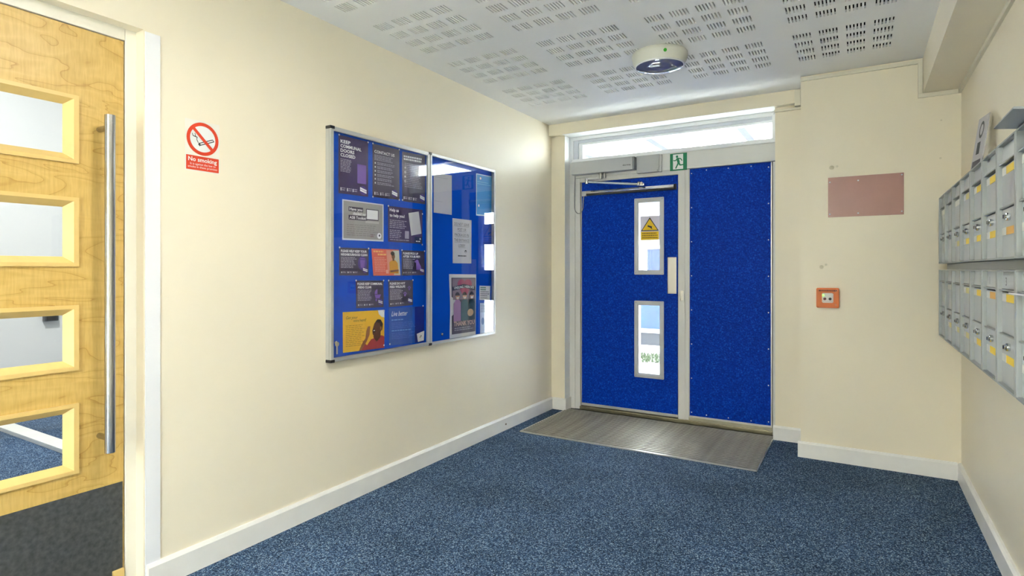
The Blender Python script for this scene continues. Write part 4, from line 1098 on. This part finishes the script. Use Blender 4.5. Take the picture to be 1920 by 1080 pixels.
# digits on the two nearest lower boxes
def digit(tx, i, zb):
    y0 = YFAR - (i + 1) * MW
    root = [o for o in C.objects if o.name.startswith('mailbox') and abs(o.location.y - y0) < 1e-4 and abs(o.location.z - zb) < 1e-4][0]
    x = XR + REC - 0.0015
    sh = Sheet(root, [(x, y0 + 0.20, zb + MH - 0.018), (x, y0 + 0.16, zb + MH - 0.018), (x, y0 + 0.16, zb + MH - 0.053), (x, y0 + 0.20, zb + MH - 0.053)], (-1, 0, 0), 0.0003)
    sh.text('number', DARK, tx, 0.5, 0.9, height=0.75, align='c', lay=1, bold=0.01); sh.done()
digit('3', 6, 0.826); digit('1', 5, 0.826)
rail = bxm(XR - 0.075, XR - 0.0005, YFAR - 8 * MW, YFAR - 0.03, 1.1985, 1.2315, 0.002)
tag(obj('mounting_rail', rail, MBOX, None, origin=(XR, 3.0, 1.2)), 'grey steel rail between the two rows of mailboxes', 'rail')
# leaflet standing on the mailboxes
lt = thing('booklet', 'grey printed booklet leaning on the wall on top of the mailboxes', 'booklet', (0.45, 3.22, 1.6045))
sh = Sheet(lt, [(0.468, 3.300, 1.872), (0.484, 3.165, 1.872), (0.448, 3.150, 1.6048), (0.430, 3.290, 1.6048)], (-1, -0.12, 0.13), 0.004)
sh.paper(mat('grey_booklet_cover', (186, 184, 188), 0.5), 'cover')
sh.poly('picture', mat('dark_booklet_print', (70, 64, 80), 0.5), [(0.1, 0.72), (0.85, 0.72), (0.9, 0.95), (0.1, 0.95)], 2); sh.ring('emblem', DARK, 0.5, 0.22, 0.22, 0.14, 0.08, 2); sh.rect('title', DARK, 0.3, 0.42, 0.6, 0.62, 2); sh.done()
# letter poking out of the nearest lower box
y0 = YFAR - 8 * MW
bm = prism(B(), [(0.370, y0 + 0.06, 1.130), (0.370, y0 + 0.235, 1.130), (0.430, y0 + 0.235, 1.122), (0.430, y0 + 0.06, 1.122)], (0, 0, 0.004))
tag(obj('letter', bm, PAPER, None, origin=(0.38, y0 + 0.12, 1.126)), 'white letter sticking out of the nearest lower mailbox', 'letter')

# screw in the left skirting
bm = lathe(B(), [(0.008, 0), (0.006, 0.003)], (XL + 0.018, 3.66, 0.045), 'x', 12)
tag(obj('skirting_screw', bm, mat('rusty_screw', (120, 108, 92), 0.5), None, origin=(XL + 0.018, 3.66, 0.045)), 'dark screw head in the white skirting near the entrance mat', 'screw')

# ------------------------------------------------------------------ outdoors
struct('ground', bxm(-14, 8, 4.7, 30, -0.18, -0.08), mat('grey_paving', (190, 189, 188), 0.8, var=0.12, vscale=3), 'pale paving outside the entrance door', 'ground')
struct('doorstep', bxm(-2.3, -0.3, 4.62, 4.9, -0.08, -0.005), mat('grey_step', (170, 168, 165), 0.8), 'grey doorstep outside the entrance door', 'step')
bm = B()
g = random.Random(3)
for k in range(2600):
    x = g.uniform(-3.4, -2.0); y = g.uniform(7.7, 8.5)
    h = g.uniform(0.03, 0.08); a = g.uniform(0, 6.28); w = 0.006
    dx, dy = math.cos(a) * w, math.sin(a) * w
    v = [bm.verts.new((x - dx, y - dy, -0.08)), bm.verts.new((x + dx, y + dy, -0.08)), bm.verts.new((x + g.uniform(-.03, .03), y + g.uniform(-.03, .03), -0.08 + h))]
    bm.faces.new(v)
tag(obj('grass', bm, mat('grass_green', (36, 50, 24), 0.8)), 'patch of grass outside seen through the lower vision panel', 'grass', kind='stuff')
lw = thing('garden_wall', 'low blue rendered wall with white coping outside the entrance', 'wall', (-3.5, 9.6, -0.08))
obj('render', bxm(-7, 1.0, 9.6, 9.75, -0.08, 0.85), mat('blue_render', (14, 42, 92), 0.7, var=0.3, vscale=3), lw)
obj('plinth', bxm(-7, 1.0, 9.52, 9.6, -0.08, 0.13), mat('dark_plinth', (20, 24, 34), 0.7, var=0.3, vscale=8), lw)
obj('coping', bxm(-7, 1.0, 9.50, 9.6, 0.13, 0.19), mat('white_coping', (140, 144, 152), 0.6), lw)
bd = thing('building', 'pale building with blue windows across the yard', 'building', (-4, 13, -0.08))
obj('facade', bxm(-9, 2, 13, 13.4, -0.08, 3.6), mat('pale_facade', (96, 96, 108), 0.8, var=0.05, vscale=1), bd)
for x in (-7.2, -5.8, -4.25, -2.6):
    f = obj('window', frame_ring(B(), x, x + 1.05, 0.55, 1.75, 0.08, 12.94, 13.0, 'y'), UPVC, bd)
    obj('pane', bxm(x + 0.08, x + 0.97, 12.97, 12.99, 0.63, 1.67), mat('blue_window_glass', (16, 34, 66), 0.1), f)
obj('band', bxm(-9, 2, 12.95, 13.0, 2.0, 2.3), mat('grey_band', (66, 66, 78), 0.7), bd)
for x in (-4.55,): obj('downpipe', tube(B(), [(x, 12.93, -0.08), (x, 12.93, 3.4)], 0.06, 10), mat('dark_pipe', (40, 46, 60), 0.5), bd, True)
# glazed canopy outside the transom
cn = thing('canopy', 'glazed canopy with white rafters outside the transom', 'canopy', (-1.3, 6.8, 2.9))
for k in range(7):
    x = -5.5 + 1.085 * k
    obj('rafter', bxm(x - 0.045, x + 0.045, 4.72, 9.2, 2.82, 2.94), mat('white_rafter', (44, 47, 55), 0.5), cn)
obj('fascia_beam', bxm(-5.6, 1.2, 9.2, 9.28, 2.80, 2.96), MATS['white_rafter'], cn)
for x in (-5.5, 1.0): obj('post', bxm(x - 0.05, x + 0.05, 9.2, 9.3, -0.08, 2.8), MATS['white_rafter'], cn)
obj('glazing', bxm(-5.6, 1.2, 4.72, 9.28, 2.955, 2.965), GLASS, cn)
struct('wall_outside', bxm(-9, XL - 0.15, 4.70, 4.8, -0.08, 3.4), mat('outside_brick_render', (190, 180, 170), 0.8), 'outer face of the building beside the entrance', 'wall')
struct('wall_outside_right', bxm(-0.318, 3, 4.71, 4.8, -0.08, 3.4), MATS['outside_brick_render'], 'outer face of the building right of the entrance', 'wall')
struct('wall_outside_top', bxm(XL - 0.15, -0.318, 4.71, 4.8, 2.342, 3.4), MATS['outside_brick_render'], 'outer face of the building above the transom', 'wall')
struct('roof', bxm(-2.45, 3, YF - 0.2, 4.8, 2.62, 2.75), mat('roof_grey', (120, 120, 120), 0.8), 'flat roof over the lobby', 'roof')
